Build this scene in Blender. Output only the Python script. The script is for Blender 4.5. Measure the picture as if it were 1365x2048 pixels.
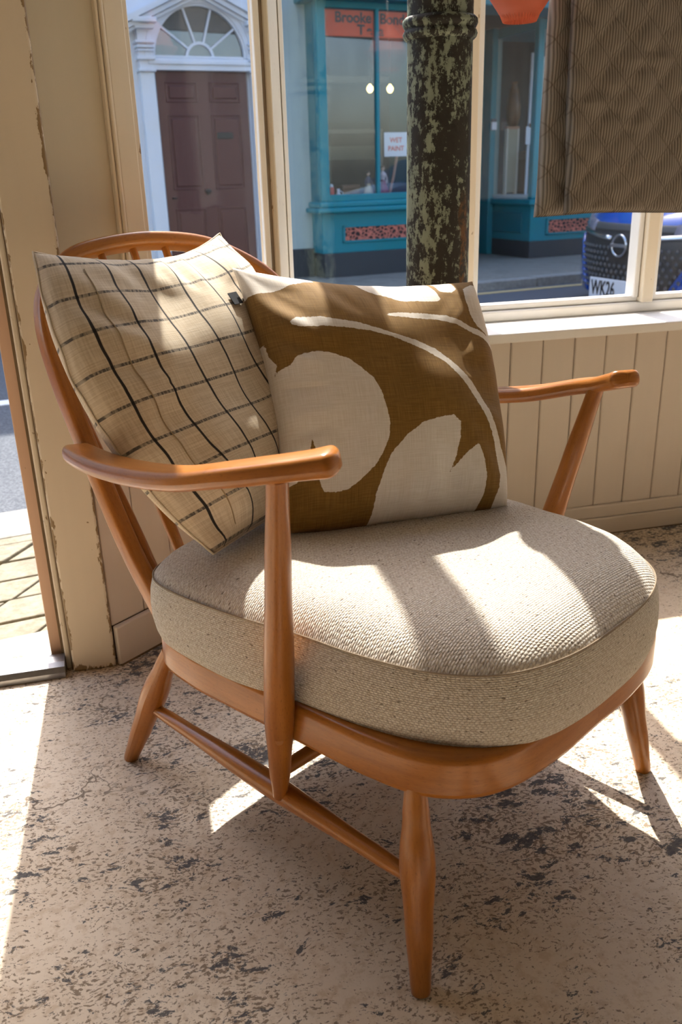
import bpy, bmesh, math, random
from mathutils import Vector, Matrix, noise as mnoise

random.seed(7)
scene = bpy.context.scene
C = scene.collection
for o in list(bpy.data.objects):
    bpy.data.objects.remove(o, do_unlink=True)

# ------------------------------------------------------------------ camera
cam_d = bpy.data.cameras.new('camera')
cam_d.sensor_fit = 'VERTICAL'
cam_d.sensor_height = 36.0
cam_d.lens = 1750.0 / 2048.0 * 36.0
cam_d.clip_start = 0.02
cam_d.clip_end = 300
cam_d.dof.use_dof = True
cam_d.dof.focus_distance = 1.28
cam_d.dof.aperture_fstop = 8.0
cam = bpy.data.objects.new('camera', cam_d)
C.objects.link(cam)
cam.matrix_world = Matrix(((0.97031728, 0.11189728, -0.21439071, 0.0),
                           (-0.24028946, 0.34601610, -0.90693651, 0.0),
                           (-0.02730109, 0.93153200, 0.36263313, 0.9),
                           (0, 0, 0, 1)))
scene.camera = cam

# ------------------------------------------------------------------ light
SUN_AZ = math.radians(-91.6)      # direction the light travels, in plan
SUN_EL = math.radians(50.0)
world = bpy.data.worlds.new('sky')
scene.world = world
world.use_nodes = True
wn = world.node_tree
wn.nodes.clear()
w_out = wn.nodes.new('ShaderNodeOutputWorld')
w_bg = wn.nodes.new('ShaderNodeBackground')
w_sky = wn.nodes.new('ShaderNodeTexSky')
w_sky.sky_type = 'NISHITA'
w_sky.sun_disc = False
w_sky.sun_elevation = SUN_EL
w_sky.sun_rotation = 0.0
w_sky.air_density = 1.0
w_sky.dust_density = 2.5
w_bg.inputs['Strength'].default_value = 0.55
wn.links.new(w_sky.outputs[0], w_bg.inputs[0])
wn.links.new(w_bg.outputs[0], w_out.inputs[0])

sun_d = bpy.data.lights.new('sun', 'SUN')
sun_d.energy = 10.0
sun_d.angle = math.radians(0.6)
sun_d.color = (1.0, 0.95, 0.86)
sun = bpy.data.objects.new('sun', sun_d)
C.objects.link(sun)
sd = Vector((math.cos(SUN_AZ) * math.cos(SUN_EL), math.sin(SUN_AZ) * math.cos(SUN_EL), -math.sin(SUN_EL)))
sun.rotation_euler = sd.to_track_quat('-Z', 'Y').to_euler()
sun.location = (0, 12, 14)

scene.view_settings.view_transform = 'Standard'
scene.view_settings.look = 'None'
scene.view_settings.gamma = 1.0
scene.view_settings.use_curve_mapping = False
scene.view_settings.exposure = 0.15
try:
    scene.cycles.use_denoising = True
    scene.cycles.max_bounces = 6
    scene.cycles.diffuse_bounces = 3
    scene.cycles.glossy_bounces = 3
    scene.cycles.transparent_max_bounces = 10
    scene.cycles.use_adaptive_sampling = True
    scene.cycles.adaptive_threshold = 0.06
    scene.cycles.sample_clamp_indirect = 5.0
    scene.cycles.caustics_reflective = False
    scene.cycles.use_light_tree = False
    scene.cycles.caustics_refractive = False
except Exception:
    pass


# ------------------------------------------------------------------ node helpers
class Mat:
    def __init__(self, name, rough=0.5, spec=0.5, coat=0.0, metal=0.0, sheen=0.0):
        self.m = bpy.data.materials.new(name)
        self.m.use_nodes = True
        self.t = self.m.node_tree
        self.b = self.t.nodes['Principled BSDF']
        self.out = self.t.nodes['Material Output']
        self.b.inputs['Roughness'].default_value = rough
        self.b.inputs['Specular IOR Level'].default_value = spec
        self.b.inputs['Coat Weight'].default_value = coat
        self.b.inputs['Metallic'].default_value = metal
        self.b.inputs['Sheen Weight'].default_value = sheen

    def node(self, typ, **kw):
        n = self.t.nodes.new(typ)
        for k, v in kw.items():
            setattr(n, k, v)
        return n

    def put(self, sock, v):
        if v is None:
            return
        if isinstance(v, bpy.types.NodeSocket):
            self.t.links.new(v, sock)
        elif isinstance(v, (tuple, list)):
            sock.default_value = tuple(v) + ((1.0,) if len(v) == 3 and len(sock.default_value) == 4 else ())
        else:
            sock.default_value = v

    def obj(self):
        return self.node('ShaderNodeTexCoord').outputs['Object']

    def uv(self):
        return self.node('ShaderNodeTexCoord').outputs['UV']

    def vmul(self, v, s):
        n = self.node('ShaderNodeVectorMath', operation='MULTIPLY')
        self.put(n.inputs[0], v)
        n.inputs[1].default_value = s
        return n.outputs[0]

    def vadd(self, v, w, k=1.0):
        n = self.node('ShaderNodeVectorMath', operation='MULTIPLY_ADD')
        self.put(n.inputs[0], w)
        n.inputs[1].default_value = (k, k, k)
        self.put(n.inputs[2], v)
        return n.outputs[0]

    def noise(self, vec, scale, detail=3.0, rough=0.5, color=False):
        n = self.node('ShaderNodeTexNoise')
        self.put(n.inputs['Vector'], vec)
        n.inputs['Scale'].default_value = scale
        n.inputs['Detail'].default_value = detail
        n.inputs['Roughness'].default_value = rough
        return n.outputs['Color' if color else 'Fac']

    def voro(self, vec, scale, feature='F1', out='Distance', rnd=1.0):
        n = self.node('ShaderNodeTexVoronoi', feature=feature)
        self.put(n.inputs['Vector'], vec)
        n.inputs['Scale'].default_value = scale
        n.inputs['Randomness'].default_value = rnd
        return n.outputs[out]

    def math(self, op, a, b=None, c=None, clamp=False):
        n = self.node('ShaderNodeMath', operation=op, use_clamp=clamp)
        self.put(n.inputs[0], a)
        self.put(n.inputs[1], b)
        self.put(n.inputs[2], c)
        return n.outputs[0]

    def step(self, v, lo, hi):
        n = self.node('ShaderNodeMapRange', clamp=True)
        n.interpolation_type = 'SMOOTHSTEP'
        self.put(n.inputs['Value'], v)
        n.inputs['From Min'].default_value = lo
        n.inputs['From Max'].default_value = hi
        return n.outputs[0]

    def mix(self, f, a, b):
        n = self.node('ShaderNodeMix', data_type='RGBA')
        self.put(n.inputs[0], f)
        self.put(n.inputs[6], a)
        self.put(n.inputs[7], b)
        return n.outputs[2]

    def sep(self, v):
        n = self.node('ShaderNodeSeparateXYZ')
        self.put(n.inputs[0], v)
        return n.outputs

    def bump(self, h, strength=0.3, dist=0.002):
        n = self.node('ShaderNodeBump')
        n.inputs['Strength'].default_value = strength
        n.inputs['Distance'].default_value = dist
        self.put(n.inputs['Height'], h)
        self.t.links.new(n.outputs[0], self.b.inputs['Normal'])
        return n

    def color(self, c):
        self.put(self.b.inputs['Base Color'], c)
        return self

    def rough(self, r):
        self.put(self.b.inputs['Roughness'], r)


MATS = {}


def flat(name, col, rough=0.5, var=0.06, scale=25.0, **kw):
    m = Mat(name, rough=rough, **kw)
    n = m.noise(m.obj(), scale, 4)
    lo = tuple(max(0, c * (1 - var)) for c in col)
    hi = tuple(min(1, c * (1 + var)) for c in col)
    m.color(m.mix(n, lo, hi))
    m.bump(n, 0.05, 0.001)
    MATS[name] = m.m
    return m.m


def paint(name, col, chip=(0.30, 0.19, 0.09), amount=0.70, scale=14.0, rough=0.42):
    """brushed gloss paint with sparse chips down to bare timber"""
    m = Mat(name, rough=rough, spec=0.4)
    ob = m.obj()
    st = m.noise(m.vmul(ob, (60, 60, 3)), 1.0, 3)
    big = m.noise(ob, 3.0, 3)
    base = m.mix(st, tuple(c * 0.95 for c in col), col)
    base = m.mix(m.step(big, 0.45, 0.75), base, tuple(c * d for c, d in zip(col, (0.95, 0.92, 0.86))))
    ch = m.noise(m.vmul(ob, (1.6, 1.6, 0.7)), scale * 3.0, 5, 0.65)
    msk = m.step(ch, amount, amount + 0.02)
    m.color(m.mix(msk, base, chip))
    h = m.math('SUBTRACT', m.math('MULTIPLY', st, 0.25), m.math('MULTIPLY', msk, 1.0))
    m.bump(h, 0.25, 0.0015)
    MATS[name] = m.m
    return m.m


def wood(name, light, dark, rough=0.28):
    m = Mat(name, rough=rough, spec=0.4, coat=0.12)
    m.b.inputs['Coat Roughness'].default_value = 0.18
    uv = m.uv()
    warp = m.noise(m.vmul(uv, (12, 4, 1)), 1.0, 2, color=True)
    v = m.vadd(m.vmul(uv, (70, 5, 1)), warp, 1.6)
    g = m.noise(v, 1.0, 5, 0.6)
    fl = m.noise(m.vmul(uv, (900, 130, 1)), 1.0, 2)
    col = m.mix(m.step(g, 0.25, 0.75), dark, light)
    col = m.mix(m.math('MULTIPLY', m.step(fl, 0.58, 0.70), 0.5), col, tuple(c * 0.55 for c in dark))
    big = m.noise(m.obj(), 7.0, 2)
    col = m.mix(m.math('MULTIPLY', m.step(big, 0.4, 0.7), 0.35), col, tuple(c * 0.75 for c in light))
    m.color(col)
    m.bump(fl, 0.04, 0.0006)
    MATS[name] = m.m
    return m.m


# ------------------------------------------------------------------ materials
WOOD = wood('beech_wood', (0.50, 0.190, 0.034), (0.32, 0.103, 0.014))
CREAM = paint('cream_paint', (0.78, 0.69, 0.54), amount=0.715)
CREAM_WORN = paint('cream_paint_worn', (0.78, 0.68, 0.53), amount=0.665)
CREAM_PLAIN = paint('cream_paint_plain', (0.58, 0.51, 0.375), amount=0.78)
DADO = paint('dado_paint', (0.70, 0.61, 0.51), amount=0.80, rough=0.5)
SILLM = paint('sill_paint', (0.86, 0.83, 0.78), amount=0.80, rough=0.4)
RAWEDGE = paint('pink_primer', (0.72, 0.47, 0.32), amount=0.70)
BARE = flat('bare_timber', (0.16, 0.10, 0.045), 0.8, 0.4, 40)


def make_post():
    m = Mat('peeling_post_paint', rough=0.42, spec=0.4)
    ob = m.obj()
    x, y, z = m.sep(ob)
    st = m.noise(m.vmul(ob, (60, 60, 3)), 1.0, 3)
    col = (0.72, 0.625, 0.485)
    base = m.mix(st, tuple(c * 0.95 for c in col), col)
    # paint has broken away along both arrises and near the floor
    e1 = m.math('ABSOLUTE', m.math('ADD', x, 0.094))
    e2 = m.math('ABSOLUTE', m.math('ADD', x, 0.176))
    e = m.math('MINIMUM', m.math('MINIMUM', e1, e2), m.math('MULTIPLY', z, 0.35))
    rag = m.math('MULTIPLY', m.math('SUBTRACT', m.noise(m.vmul(ob, (1, 1, 0.35)), 55, 5, 0.7), 0.44), 0.035)
    msk = m.step(m.math('SUBTRACT', rag, e), -0.0005, 0.0005)
    dots = m.step(m.noise(ob, 48, 3, 0.6), 0.735, 0.75)
    msk = m.math('MAXIMUM', msk, dots)
    m.color(m.mix(msk, base, m.mix(st, (0.20, 0.12, 0.05), (0.34, 0.24, 0.12))))
    m.bump(m.math('SUBTRACT', m.math('MULTIPLY', st, 0.25), msk), 0.3, 0.0015)
    return m.m


POSTM = make_post()
WALLM = paint('room_wall_paint', (0.80, 0.72, 0.60), amount=0.85, rough=0.7)


def make_floor():
    m = Mat('painted_concrete', rough=0.55, spec=0.35)
    ob = m.obj()
    x, y, z = m.sep(ob)
    base = m.mix(m.step(m.noise(ob, 2.2, 4), 0.35, 0.65), (0.65, 0.535, 0.395), (0.74, 0.635, 0.495))
    mott = m.noise(ob, 60, 3, 0.68)
    base = m.mix(m.math('MULTIPLY', m.step(mott, 0.47, 0.66), 0.55), base, (0.50, 0.36, 0.225))
    # worn areas come in drifts
    drift = m.noise(ob, 2.4, 3, 0.6)
    drift2 = m.noise(m.vadd(ob, (3.1, 7.7, 0.0)), 8.0, 3, 0.6)
    wear = m.math('ADD', m.math('MULTIPLY', drift, 0.60), m.math('MULTIPLY', drift2, 0.40))
    warp = m.noise(ob, 20, 3, color=True)
    wv = m.vadd(ob, warp, 0.03)
    pit = m.noise(m.vmul(wv, (1.0, 1.6, 1)), 150, 3, 0.65)
    thr = m.math('SUBTRACT', 0.885, m.math('MULTIPLY', wear, 0.68))
    fleck = m.step(m.math('SUBTRACT', pit, thr), 0.0, 0.04)
    base = m.mix(m.math('MULTIPLY', fleck, 0.85), base, (0.20, 0.14, 0.09))
    chip = m.noise(m.vmul(m.vadd(wv, (1.3, 0.4, 0)), (1.0, 1.9, 1)), 34, 5, 0.74)
    thr2 = m.math('SUBTRACT', 0.995, m.math('MULTIPLY', wear, 0.82))
    chips = m.step(m.math('SUBTRACT', chip, thr2), 0.0, 0.03)
    base = m.mix(m.math('MULTIPLY', chips, 0.9), base, (0.065, 0.066, 0.072))
    ve = m.voro(m.vadd(ob, m.noise(ob, 5, 4, 0.7, color=True), 0.35), 1.3, 'DISTANCE_TO_EDGE')
    crack = m.math('SUBTRACT', 1.0, m.step(ve, 0.0015, 0.005))
    crack = m.math('MULTIPLY', crack, m.step(m.noise(ob, 3.3, 2), 0.46, 0.56))
    base = m.mix(m.math('MULTIPLY', crack, 0.8), base, (0.13, 0.09, 0.06))
    m.color(base)
    hit = m.math('MAXIMUM', m.math('MAXIMUM', chips, fleck), crack)
    m.bump(m.noise(ob, 90, 2, 0.65), 0.35, 0.0016)
    m.rough(m.math('ADD', 0.48, m.math('MULTIPLY', hit, 0.25)))
    MATS['floor'] = m.m
    return m.m


FLOORM = make_floor()


def make_tweed():
    m = Mat('oatmeal_tweed', rough=0.9, spec=0.2, sheen=0.25)
    uv = m.uv()
    x, y, z = m.sep(uv)
    # slubby basket weave: rows of short raised stitches, alternate rows offset
    row = m.math('MULTIPLY', y, 330.0)
    rid = m.math('FLOOR', row)
    jit = m.noise(m.vmul(uv, (25, 330, 1)), 1.0, 1)
    col = m.math('ADD', m.math('MULTIPLY', x, 190.0), m.math('ADD', m.math('MULTIPLY', rid, 0.5), m.math('MULTIPLY', jit, 1.5)))
    sx = m.math('ABSOLUTE', m.math('SINE', m.math('MULTIPLY', col, 3.14159)))
    sy = m.math('ABSOLUTE', m.math('SINE', m.math('MULTIPLY', row, 3.14159)))
    st = m.math('MULTIPLY', m.math('POWER', sx, 0.6), m.math('POWER', sy, 0.6))
    var = m.noise(m.vmul(uv, (190, 330, 1)), 0.9, 2)
    base = m.mix(m.step(var, 0.3, 0.7), (0.60, 0.52, 0.42), (0.82, 0.77, 0.69))
    fle = m.noise(m.vmul(uv, (130, 240, 1)), 1.0, 1, 0.5)
    base = m.mix(m.math('MULTIPLY', m.step(fle, 0.67, 0.73), 0.85), base, (0.15, 0.105, 0.065))
    base = m.mix(m.math('MULTIPLY', m.math('SUBTRACT', 1.0, m.step(st, 0.10, 0.55)), 0.55), base, (0.30, 0.23, 0.16))
    m.color(base)
    m.bump(st, 0.7, 0.0018)
    return m.m


TWEED = make_tweed()


def linen_weave(m, uv, k):
    a = m.noise(m.vmul(uv, (k, k * 0.035, 1)), 1.0, 2)
    b = m.noise(m.vmul(uv, (k * 0.035, k, 1)), 1.0, 2)
    return a, b


def make_grid_linen():
    m = Mat('windowpane_check_linen', rough=0.85, spec=0.2, sheen=0.15)
    uv = m.uv()
    x, y, z = m.sep(uv)
    a, b = linen_weave(m, uv, 260)
    w = m.math('MULTIPLY', m.math('ADD', a, b), 0.5)
    base = m.mix(m.step(w, 0.35, 0.65), (0.60, 0.49, 0.34), (0.76, 0.66, 0.51))
    wob = m.noise(m.vmul(uv, (5, 5, 1)), 1.0, 2)
    xw = m.math('ADD', x, m.math('MULTIPLY', m.math('SUBTRACT', wob, 0.5), 0.02))
    cx = m.math('FRACT', m.math('ADD', m.math('MULTIPLY', xw, 8.0), 0.02))
    dx = m.math('ABSOLUTE', m.math('SUBTRACT', cx, 0.5))
    lx = m.math('SUBTRACT', 1.0, m.step(dx, 0.022, 0.036))
    cy = m.math('FRACT', m.math('ADD', m.math('MULTIPLY', y, 8.6), 0.0))
    dy = m.math('ABSOLUTE', m.math('SUBTRACT', cy, 0.5))
    ly = m.math('SUBTRACT', 1.0, m.step(dy, 0.034, 0.048))
    slub = m.noise(m.vmul(uv, (160, 30, 1)), 1.0, 2)
    ly = m.math('MULTIPLY', ly, m.math('ADD', 0.45, m.math('MULTIPLY', m.step(slub, 0.40, 0.60), 0.45)))
    base = m.mix(ly, base, (0.055, 0.052, 0.052))
    base = m.mix(m.math('MULTIPLY', lx, 0.97), base, (0.012, 0.012, 0.014))
    m.color(base)
    m.bump(w, 0.25, 0.0009)
    return m.m


def make_print_linen():
    m = Mat('ochre_printed_linen', rough=0.8, spec=0.25, sheen=0.1)
    uv = m.uv()
    a, b = linen_weave(m, uv, 300)
    w = m.math('MULTIPLY', m.math('ADD', a, b), 0.5)
    brown = m.mix(m.step(w, 0.35, 0.68), (0.205, 0.108, 0.020), (0.30, 0.17, 0.042))
    white = m.mix(m.step(w, 0.35, 0.65), (0.74, 0.68, 0.59), (0.85, 0.80, 0.73))
    at = m.node('ShaderNodeAttribute', attribute_name='print_distance')
    edge = m.math('ADD', at.outputs['Fac'], m.math('MULTIPLY', m.math('SUBTRACT', m.noise(m.vmul(uv, (70, 70, 1)), 1.0, 3), 0.5), 0.010))
    msk = m.step(edge, -0.0012, 0.0012)
    m.color(m.mix(msk, brown, white))
    m.bump(w, 0.25, 0.0008)
    return m.m


GRIDM = make_grid_linen()
PRINTM = make_print_linen()


def make_quilt():
    m = Mat('corded_quilt', rough=0.9, spec=0.15, sheen=0.3)
    uv = m.uv()
    x, y, z = m.sep(uv)
    wob = m.noise(m.vmul(uv, (9, 3, 1)), 1.0, 3)
    r = m.math('SINE', m.math('MULTIPLY', m.math('ADD', x, m.math('MULTIPLY', wob, 0.012)), 6.2832 * 185.0))
    r01 = m.math('ADD', m.math('MULTIPLY', r, 0.5), 0.5)
    col = m.mix(m.math('POWER', r01, 0.8), (0.115, 0.095, 0.074), (0.40, 0.355, 0.30))
    big = m.noise(m.vmul(uv, (14, 14, 1)), 1.0, 3)
    col = m.mix(m.math('MULTIPLY', big, 0.35), col, (0.33, 0.29, 0.25))
    for sgn in (0.88, -0.88):
        q = m.math('ADD', m.math('MULTIPLY', m.math('ADD', x, m.math('MULTIPLY', y, sgn)), 1.0 / 0.068), m.math('MULTIPLY', wob, 0.22))
        dq = m.math('ABSOLUTE', m.math('SUBTRACT', m.math('FRACT', m.math('ADD', q, 0.5)), 0.5))
        col = m.mix(m.math('MULTIPLY', m.math('SUBTRACT', 1.0, m.step(dq, 0.010, 0.040)), 0.34), col, (0.085, 0.065, 0.045))  # crease shade along the stitch lines, painted into the cloth colour
    m.color(col)
    m.bump(r01, 0.4, 0.0012)
    # cloth lets a little daylight through
    tr = m.node('ShaderNodeBsdfTranslucent')
    m.put(tr.inputs[0], col)
    mx = m.node('ShaderNodeMixShader')
    mx.inputs[0].default_value = 0.18
    m.t.links.new(m.b.outputs[0], mx.inputs[1])
    m.t.links.new(tr.outputs[0], mx.inputs[2])
    m.t.links.new(mx.outputs[0], m.out.inputs[0])
    return m.m


QUILT = make_quilt()


def make_pillar():
    m = Mat('flaking_green_paint', rough=0.6, spec=0.35)
    ob = m.obj()
    st = m.vmul(ob, (1, 1, 0.28))
    n1 = m.noise(st, 40, 6, 0.75)
    n2 = m.noise(m.vadd(st, (4.0, 2.0, 0)), 9, 3, 0.6)
    n3 = m.noise(m.vmul(ob, (1, 1, 0.8)), 75, 5, 0.75)
    f = m.math('ADD', m.math('MULTIPLY', n1, 0.55), m.math('ADD', m.math('MULTIPLY', n2, 0.40), m.math('MULTIPLY', n3, 0.60)))
    msk = m.step(f, 0.755, 0.79)
    green = m.mix(n1, (0.14, 0.18, 0.13), (0.38, 0.45, 0.35))
    black = m.mix(n3, (0.012, 0.012, 0.012), (0.05, 0.048, 0.04))
    rust = m.step(m.noise(m.vadd(m.vmul(ob, (1, 1, 0.18)), (9, 9, 1)), 13, 4, 0.6), 0.60, 0.66)
    col = m.mix(msk, black, green)
    col = m.mix(m.math('MULTIPLY', rust, m.step(n3, 0.42, 0.55)), col, (0.16, 0.075, 0.025))
    m.color(col)
    m.bump(m.math('ADD', msk, n3), 0.5, 0.002)
    return m.m


PILLARM = make_pillar()


def make_glass(name, refl=0.07, tint=(1, 1, 1)):
    m = Mat(name)
    t = m.node('ShaderNodeBsdfTransparent')
    t.inputs[0].default_value = tint + (1,)
    g = m.node('ShaderNodeBsdfGlossy')
    g.inputs['Roughness'].default_value = 0.01
    mx = m.node('ShaderNodeMixShader')
    sm = m.noise(m.vmul(m.obj(), (3, 3, 1)), 2.0, 3)
    f = m.math('ADD', refl * 0.8, m.math('MULTIPLY', sm, refl * 0.4))
    m.put(mx.inputs[0], f)
    m.t.links.new(t.outputs[0], mx.inputs[1])
    m.t.links.new(g.outputs[0], mx.inputs[2])
    m.t.links.new(mx.outputs[0], m.out.inputs[0])
    return m.m


GLASS = make_glass('window_glass', 0.03)
GLASS2 = make_glass('shop_glass_opposite', 0.06, (0.95, 0.97, 0.98))


def emit(name, col, s):
    m = Mat(name)
    m.color(m.mix(m.noise(m.obj(), 5), col, col))
    m.b.inputs['Emission Color'].default_value = col + (1,)
    m.b.inputs['Emission Strength'].default_value = s
    return m.m


# ------------------------------------------------------------------ mesh helpers
def new_obj(name, verts, faces, mat, parent=None, uvs=None, smooth=False, loc=None, sharp=None):
    me = bpy.data.meshes.new(name)
    if loc is not None:
        L = Vector(loc)
        verts = [Vector(v) - L for v in verts]
    me.from_pydata([tuple(v) for v in verts], [], faces)
    if uvs:
        ul = me.uv_layers.new(name='UVMap')
        for p in me.polygons:
            for li in p.loop_indices:
                ul.data[li].uv = uvs[me.loops[li].vertex_index]
    if smooth:
        me.polygons.foreach_set('use_smooth', [True] * len(me.polygons))
    me.validate()
    me.update()
    o = bpy.data.objects.new(name, me)
    if mat:
        me.materials.append(mat)
    C.objects.link(o)
    if parent:
        o.parent = parent
    if loc is not None:
        o.location = loc
    return o


def bm_obj(name, bm, mat, parent=None, smooth=False, boxuv=False, loc=None):
    if loc is not None:
        bmesh.ops.translate(bm, vec=-Vector(loc), verts=bm.verts)
    me = bpy.data.meshes.new(name)
    bmesh.ops.recalc_face_normals(bm, faces=bm.faces)
    if boxuv:
        ul = bm.loops.layers.uv.verify()
        for f in bm.faces:
            n = f.normal
            ax = max(range(3), key=lambda i: abs(n[i]))
            for l in f.loops:
                c = l.vert.co
                l[ul].uv = [(c.y, c.z), (c.x, c.z), (c.x, c.y)][ax]
    bm.to_mesh(me)
    bm.free()
    if smooth:
        me.polygons.foreach_set('use_smooth', [True] * len(me.polygons))
    o = bpy.data.objects.new(name, me)
    me.materials.append(mat)
    C.objects.link(o)
    if parent:
        o.parent = parent
    if loc is not None:
        o.location = loc
    return o


def add_box(bm, x0, x1, y0, y1, z0, z1, bev=0.0, rot=None, about=None):
    r = bmesh.ops.create_cube(bm, size=1.0)
    vs = r['verts']
    for v in vs:
        v.co = Vector(((x0 + x1) / 2 + v.co.x * (x1 - x0), (y0 + y1) / 2 + v.co.y * (y1 - y0), (z0 + z1) / 2 + v.co.z * (z1 - z0)))
    if bev > 0:
        es = list({e for v in vs for e in v.link_edges})
        r2 = bmesh.ops.bevel(bm, geom=es, offset=bev, segments=2, profile=0.5, affect='EDGES')
        vs = list({v for f in r2['faces'] for v in f.verts} | {v for v in vs if v.is_valid})
    if rot is not None:
        bmesh.ops.rotate(bm, verts=vs, cent=about or Vector((0, 0, 0)), matrix=rot)
    return vs


def box(name, x0, x1, y0, y1, z0, z1, mat, parent=None, bev=0.0, loc=None):
    bm = bmesh.new()
    add_box(bm, x0, x1, y0, y1, z0, z1, bev)
    return bm_obj(name, bm, mat, parent, boxuv=True, loc=loc)


def prism_bm(bm, poly, z0, z1, bev=0.0):
    a = [bm.verts.new((p[0], p[1], z0)) for p in poly]
    b = [bm.verts.new((p[0], p[1], z1)) for p in poly]
    n = len(poly)
    fs = [bm.faces.new(a[::-1]), bm.faces.new(b)]
    for i in range(n):
        fs.append(bm.faces.new((a[i], a[(i + 1) % n], b[(i + 1) % n], b[i])))
    if bev > 0:
        es = list({e for f in fs for e in f.edges})
        bmesh.ops.bevel(bm, geom=es, offset=bev, segments=2, profile=0.5, affect='EDGES')


def prism(name, poly, z0, z1, mat, parent=None, bev=0.0, loc=None):
    bm = bmesh.new()
    prism_bm(bm, poly, z0, z1, bev)
    return bm_obj(name, bm, mat, parent, boxuv=True, loc=loc)


def catmull(pts, per=6, closed=False):
    P = [Vector(p) for p in pts]
    n = len(P)
    out = []
    rng = n if closed else n - 1
    for i in range(rng):
        p1, p2 = P[i], P[(i + 1) % n]
        p0 = P[(i - 1) % n] if (closed or i > 0) else p1 * 2 - p2
        p3 = P[(i + 2) % n] if (closed or i + 2 < n) else p2 * 2 - p1
        for k in range(per):
            t = k / per
            out.append(0.5 * ((2 * p1) + (p2 - p0) * t + (2 * p0 - 5 * p1 + 4 * p2 - p3) * t * t + (3 * p1 - p0 - 3 * p2 + p3) * t ** 3))
    if not closed:
        out.append(P[-1])
    return out


def interp(keys, t):
    for (a, va), (b, vb) in zip(keys, keys[1:]):
        if t <= b:
            k = (t - a) / (b - a) if b > a else 0
            k = k * k * (3 - 2 * k)
            return va + (vb - va) * k
    return keys[-1][1]


def tube(name, pts, radii, mat, parent=None, sides=20, cap=True, uvo=None):
    """round tapered tube along pts; UV runs around / along in metres"""
    P = [Vector(p) for p in pts]
    n = len(P)
    uo = random.uniform(0, 5) if uvo is None else uvo
    verts, uvs, faces = [], [], []
    t0 = (P[1] - P[0]).normalized()
    ref = Vector((0, 0, 1)) if abs(t0.z) < 0.9 else Vector((1, 0, 0))
    nx = t0.cross(ref).normalized()
    L = 0.0
    for i in range(n):
        t = ((P[min(i + 1, n - 1)] - P[max(i - 1, 0)])).normalized()
        nx = (nx - t * nx.dot(t)).normalized()
        ny = t.cross(nx)
        if i:
            L += (P[i] - P[i - 1]).length
        r = radii[i]
        for k in range(sides + 1):
            a = 2 * math.pi * k / sides
            verts.append(P[i] + nx * math.cos(a) * r + ny * math.sin(a) * r)
            uvs.append((uo + k / sides * 0.10, L + uo))
    w = sides + 1
    for i in range(n - 1):
        for k in range(sides):
            faces.append((i * w + k, i * w + k + 1, (i + 1) * w + k + 1, (i + 1) * w + k))
    if cap:
        for i, d in ((0, -1), (n - 1, 1)):
            c = len(verts)
            verts.append(P[i])
            uvs.append((uo, uo))
            ring = []
            for k in range(sides):
                ring.append(len(verts))
                verts.append(verts[i * w + k].copy())
                uvs.append((uo + verts[-1].x, uo + verts[-1].y))
            for k in range(sides):
                f = (c, ring[k], ring[(k + 1) % sides])
                faces.append(f if d > 0 else f[::-1])
    return new_obj(name, verts, faces, mat, parent, uvs, smooth=True)


def turned(name, p0, p1, prof, mat, parent=None, sides=20, n=26):
    """turned spindle between two points, prof = [(t, radius)]"""
    a, b = Vector(p0), Vector(p1)
    ts = [i / n for i in range(n + 1)]
    return tube(name, [a.lerp(b, t) for t in ts], [interp(prof, t) for t in ts], mat, parent, sides)


def rrect(w, h, r, k=4):
    out = []
    for cx, cy, a0 in ((w / 2 - r, h / 2 - r, 0), (-w / 2 + r, h / 2 - r, 90), (-w / 2 + r, -h / 2 + r, 180), (w / 2 - r, -h / 2 + r, 270)):
        for i in range(k + 1):
            a = math.radians(a0 + 90 * i / k)
            out.append((cx + r * math.cos(a), cy + r * math.sin(a)))
    return out


def sweep(name, pts, section, side_dir, mat, parent=None, closed=False, scale=None, smooth=True):
    """sweep a 2D section; section x follows side_dir(i, tangent), y the third axis"""
    P = [Vector(p) for p in pts]
    n = len(P)
    verts, uvs, faces = [], [], []
    m = len(section)
    per = [0.0]
    for k in range(m):
        a, b = section[k], section[(k + 1) % m]
        per.append(per[-1] + math.hypot(a[0] - b[0], a[1] - b[1]))
    L = 0.0
    uo = random.uniform(0, 5)
    for i in range(n + (1 if closed else 0)):
        ii = i % n
        if closed:
            t = (P[(ii + 1) % n] - P[(ii - 1) % n]).normalized()
        else:
            t = (P[min(ii + 1, n - 1)] - P[max(ii - 1, 0)]).normalized()
        sx = side_dir(ii, t)
        sx = (sx - t * sx.dot(t)).normalized()
        sy = t.cross(sx)
        if i:
            L += (P[ii] - P[(i - 1) % n]).length
        sc = scale(ii / max(1, n - 1)) if scale else (1, 1)
        for k in range(m + 1):
            a = section[k % m]
            verts.append(P[ii] + sx * a[0] * sc[0] + sy * a[1] * sc[1])
            uvs.append((uo + per[k], uo + L))
    w = m + 1
    for i in range(n - 1 + (1 if closed else 0)):
        for k in range(m):
            faces.append((i * w + k, i * w + k + 1, (i + 1) * w + k + 1, (i + 1) * w + k))
    if not closed:
        faces.append(tuple(range(m))[::-1])
        faces.append(tuple((n - 1) * w + k for k in range(m)))
    return new_obj(name, verts, faces, mat, parent, uvs, smooth=smooth)


def lathe(name, prof, mat, parent=None, loc=(0, 0, 0), sides=32, smooth=True):
    """revolve [(r, z)] about the z axis"""
    verts, faces, uvs = [], [], []
    for r, z in prof:
        for k in range(sides + 1):
            a = 2 * math.pi * k / sides
            verts.append(Vector((loc[0] + r * math.cos(a), loc[1] + r * math.sin(a), loc[2] + z)))
            uvs.append((k / sides, z))
    w = sides + 1
    for i in range(len(prof) - 1):
        for k in range(sides):
            faces.append((i * w + k, i * w + k + 1, (i + 1) * w + k + 1, (i + 1) * w + k))
    return new_obj(name, verts, faces, mat, parent, uvs, smooth=smooth)


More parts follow.
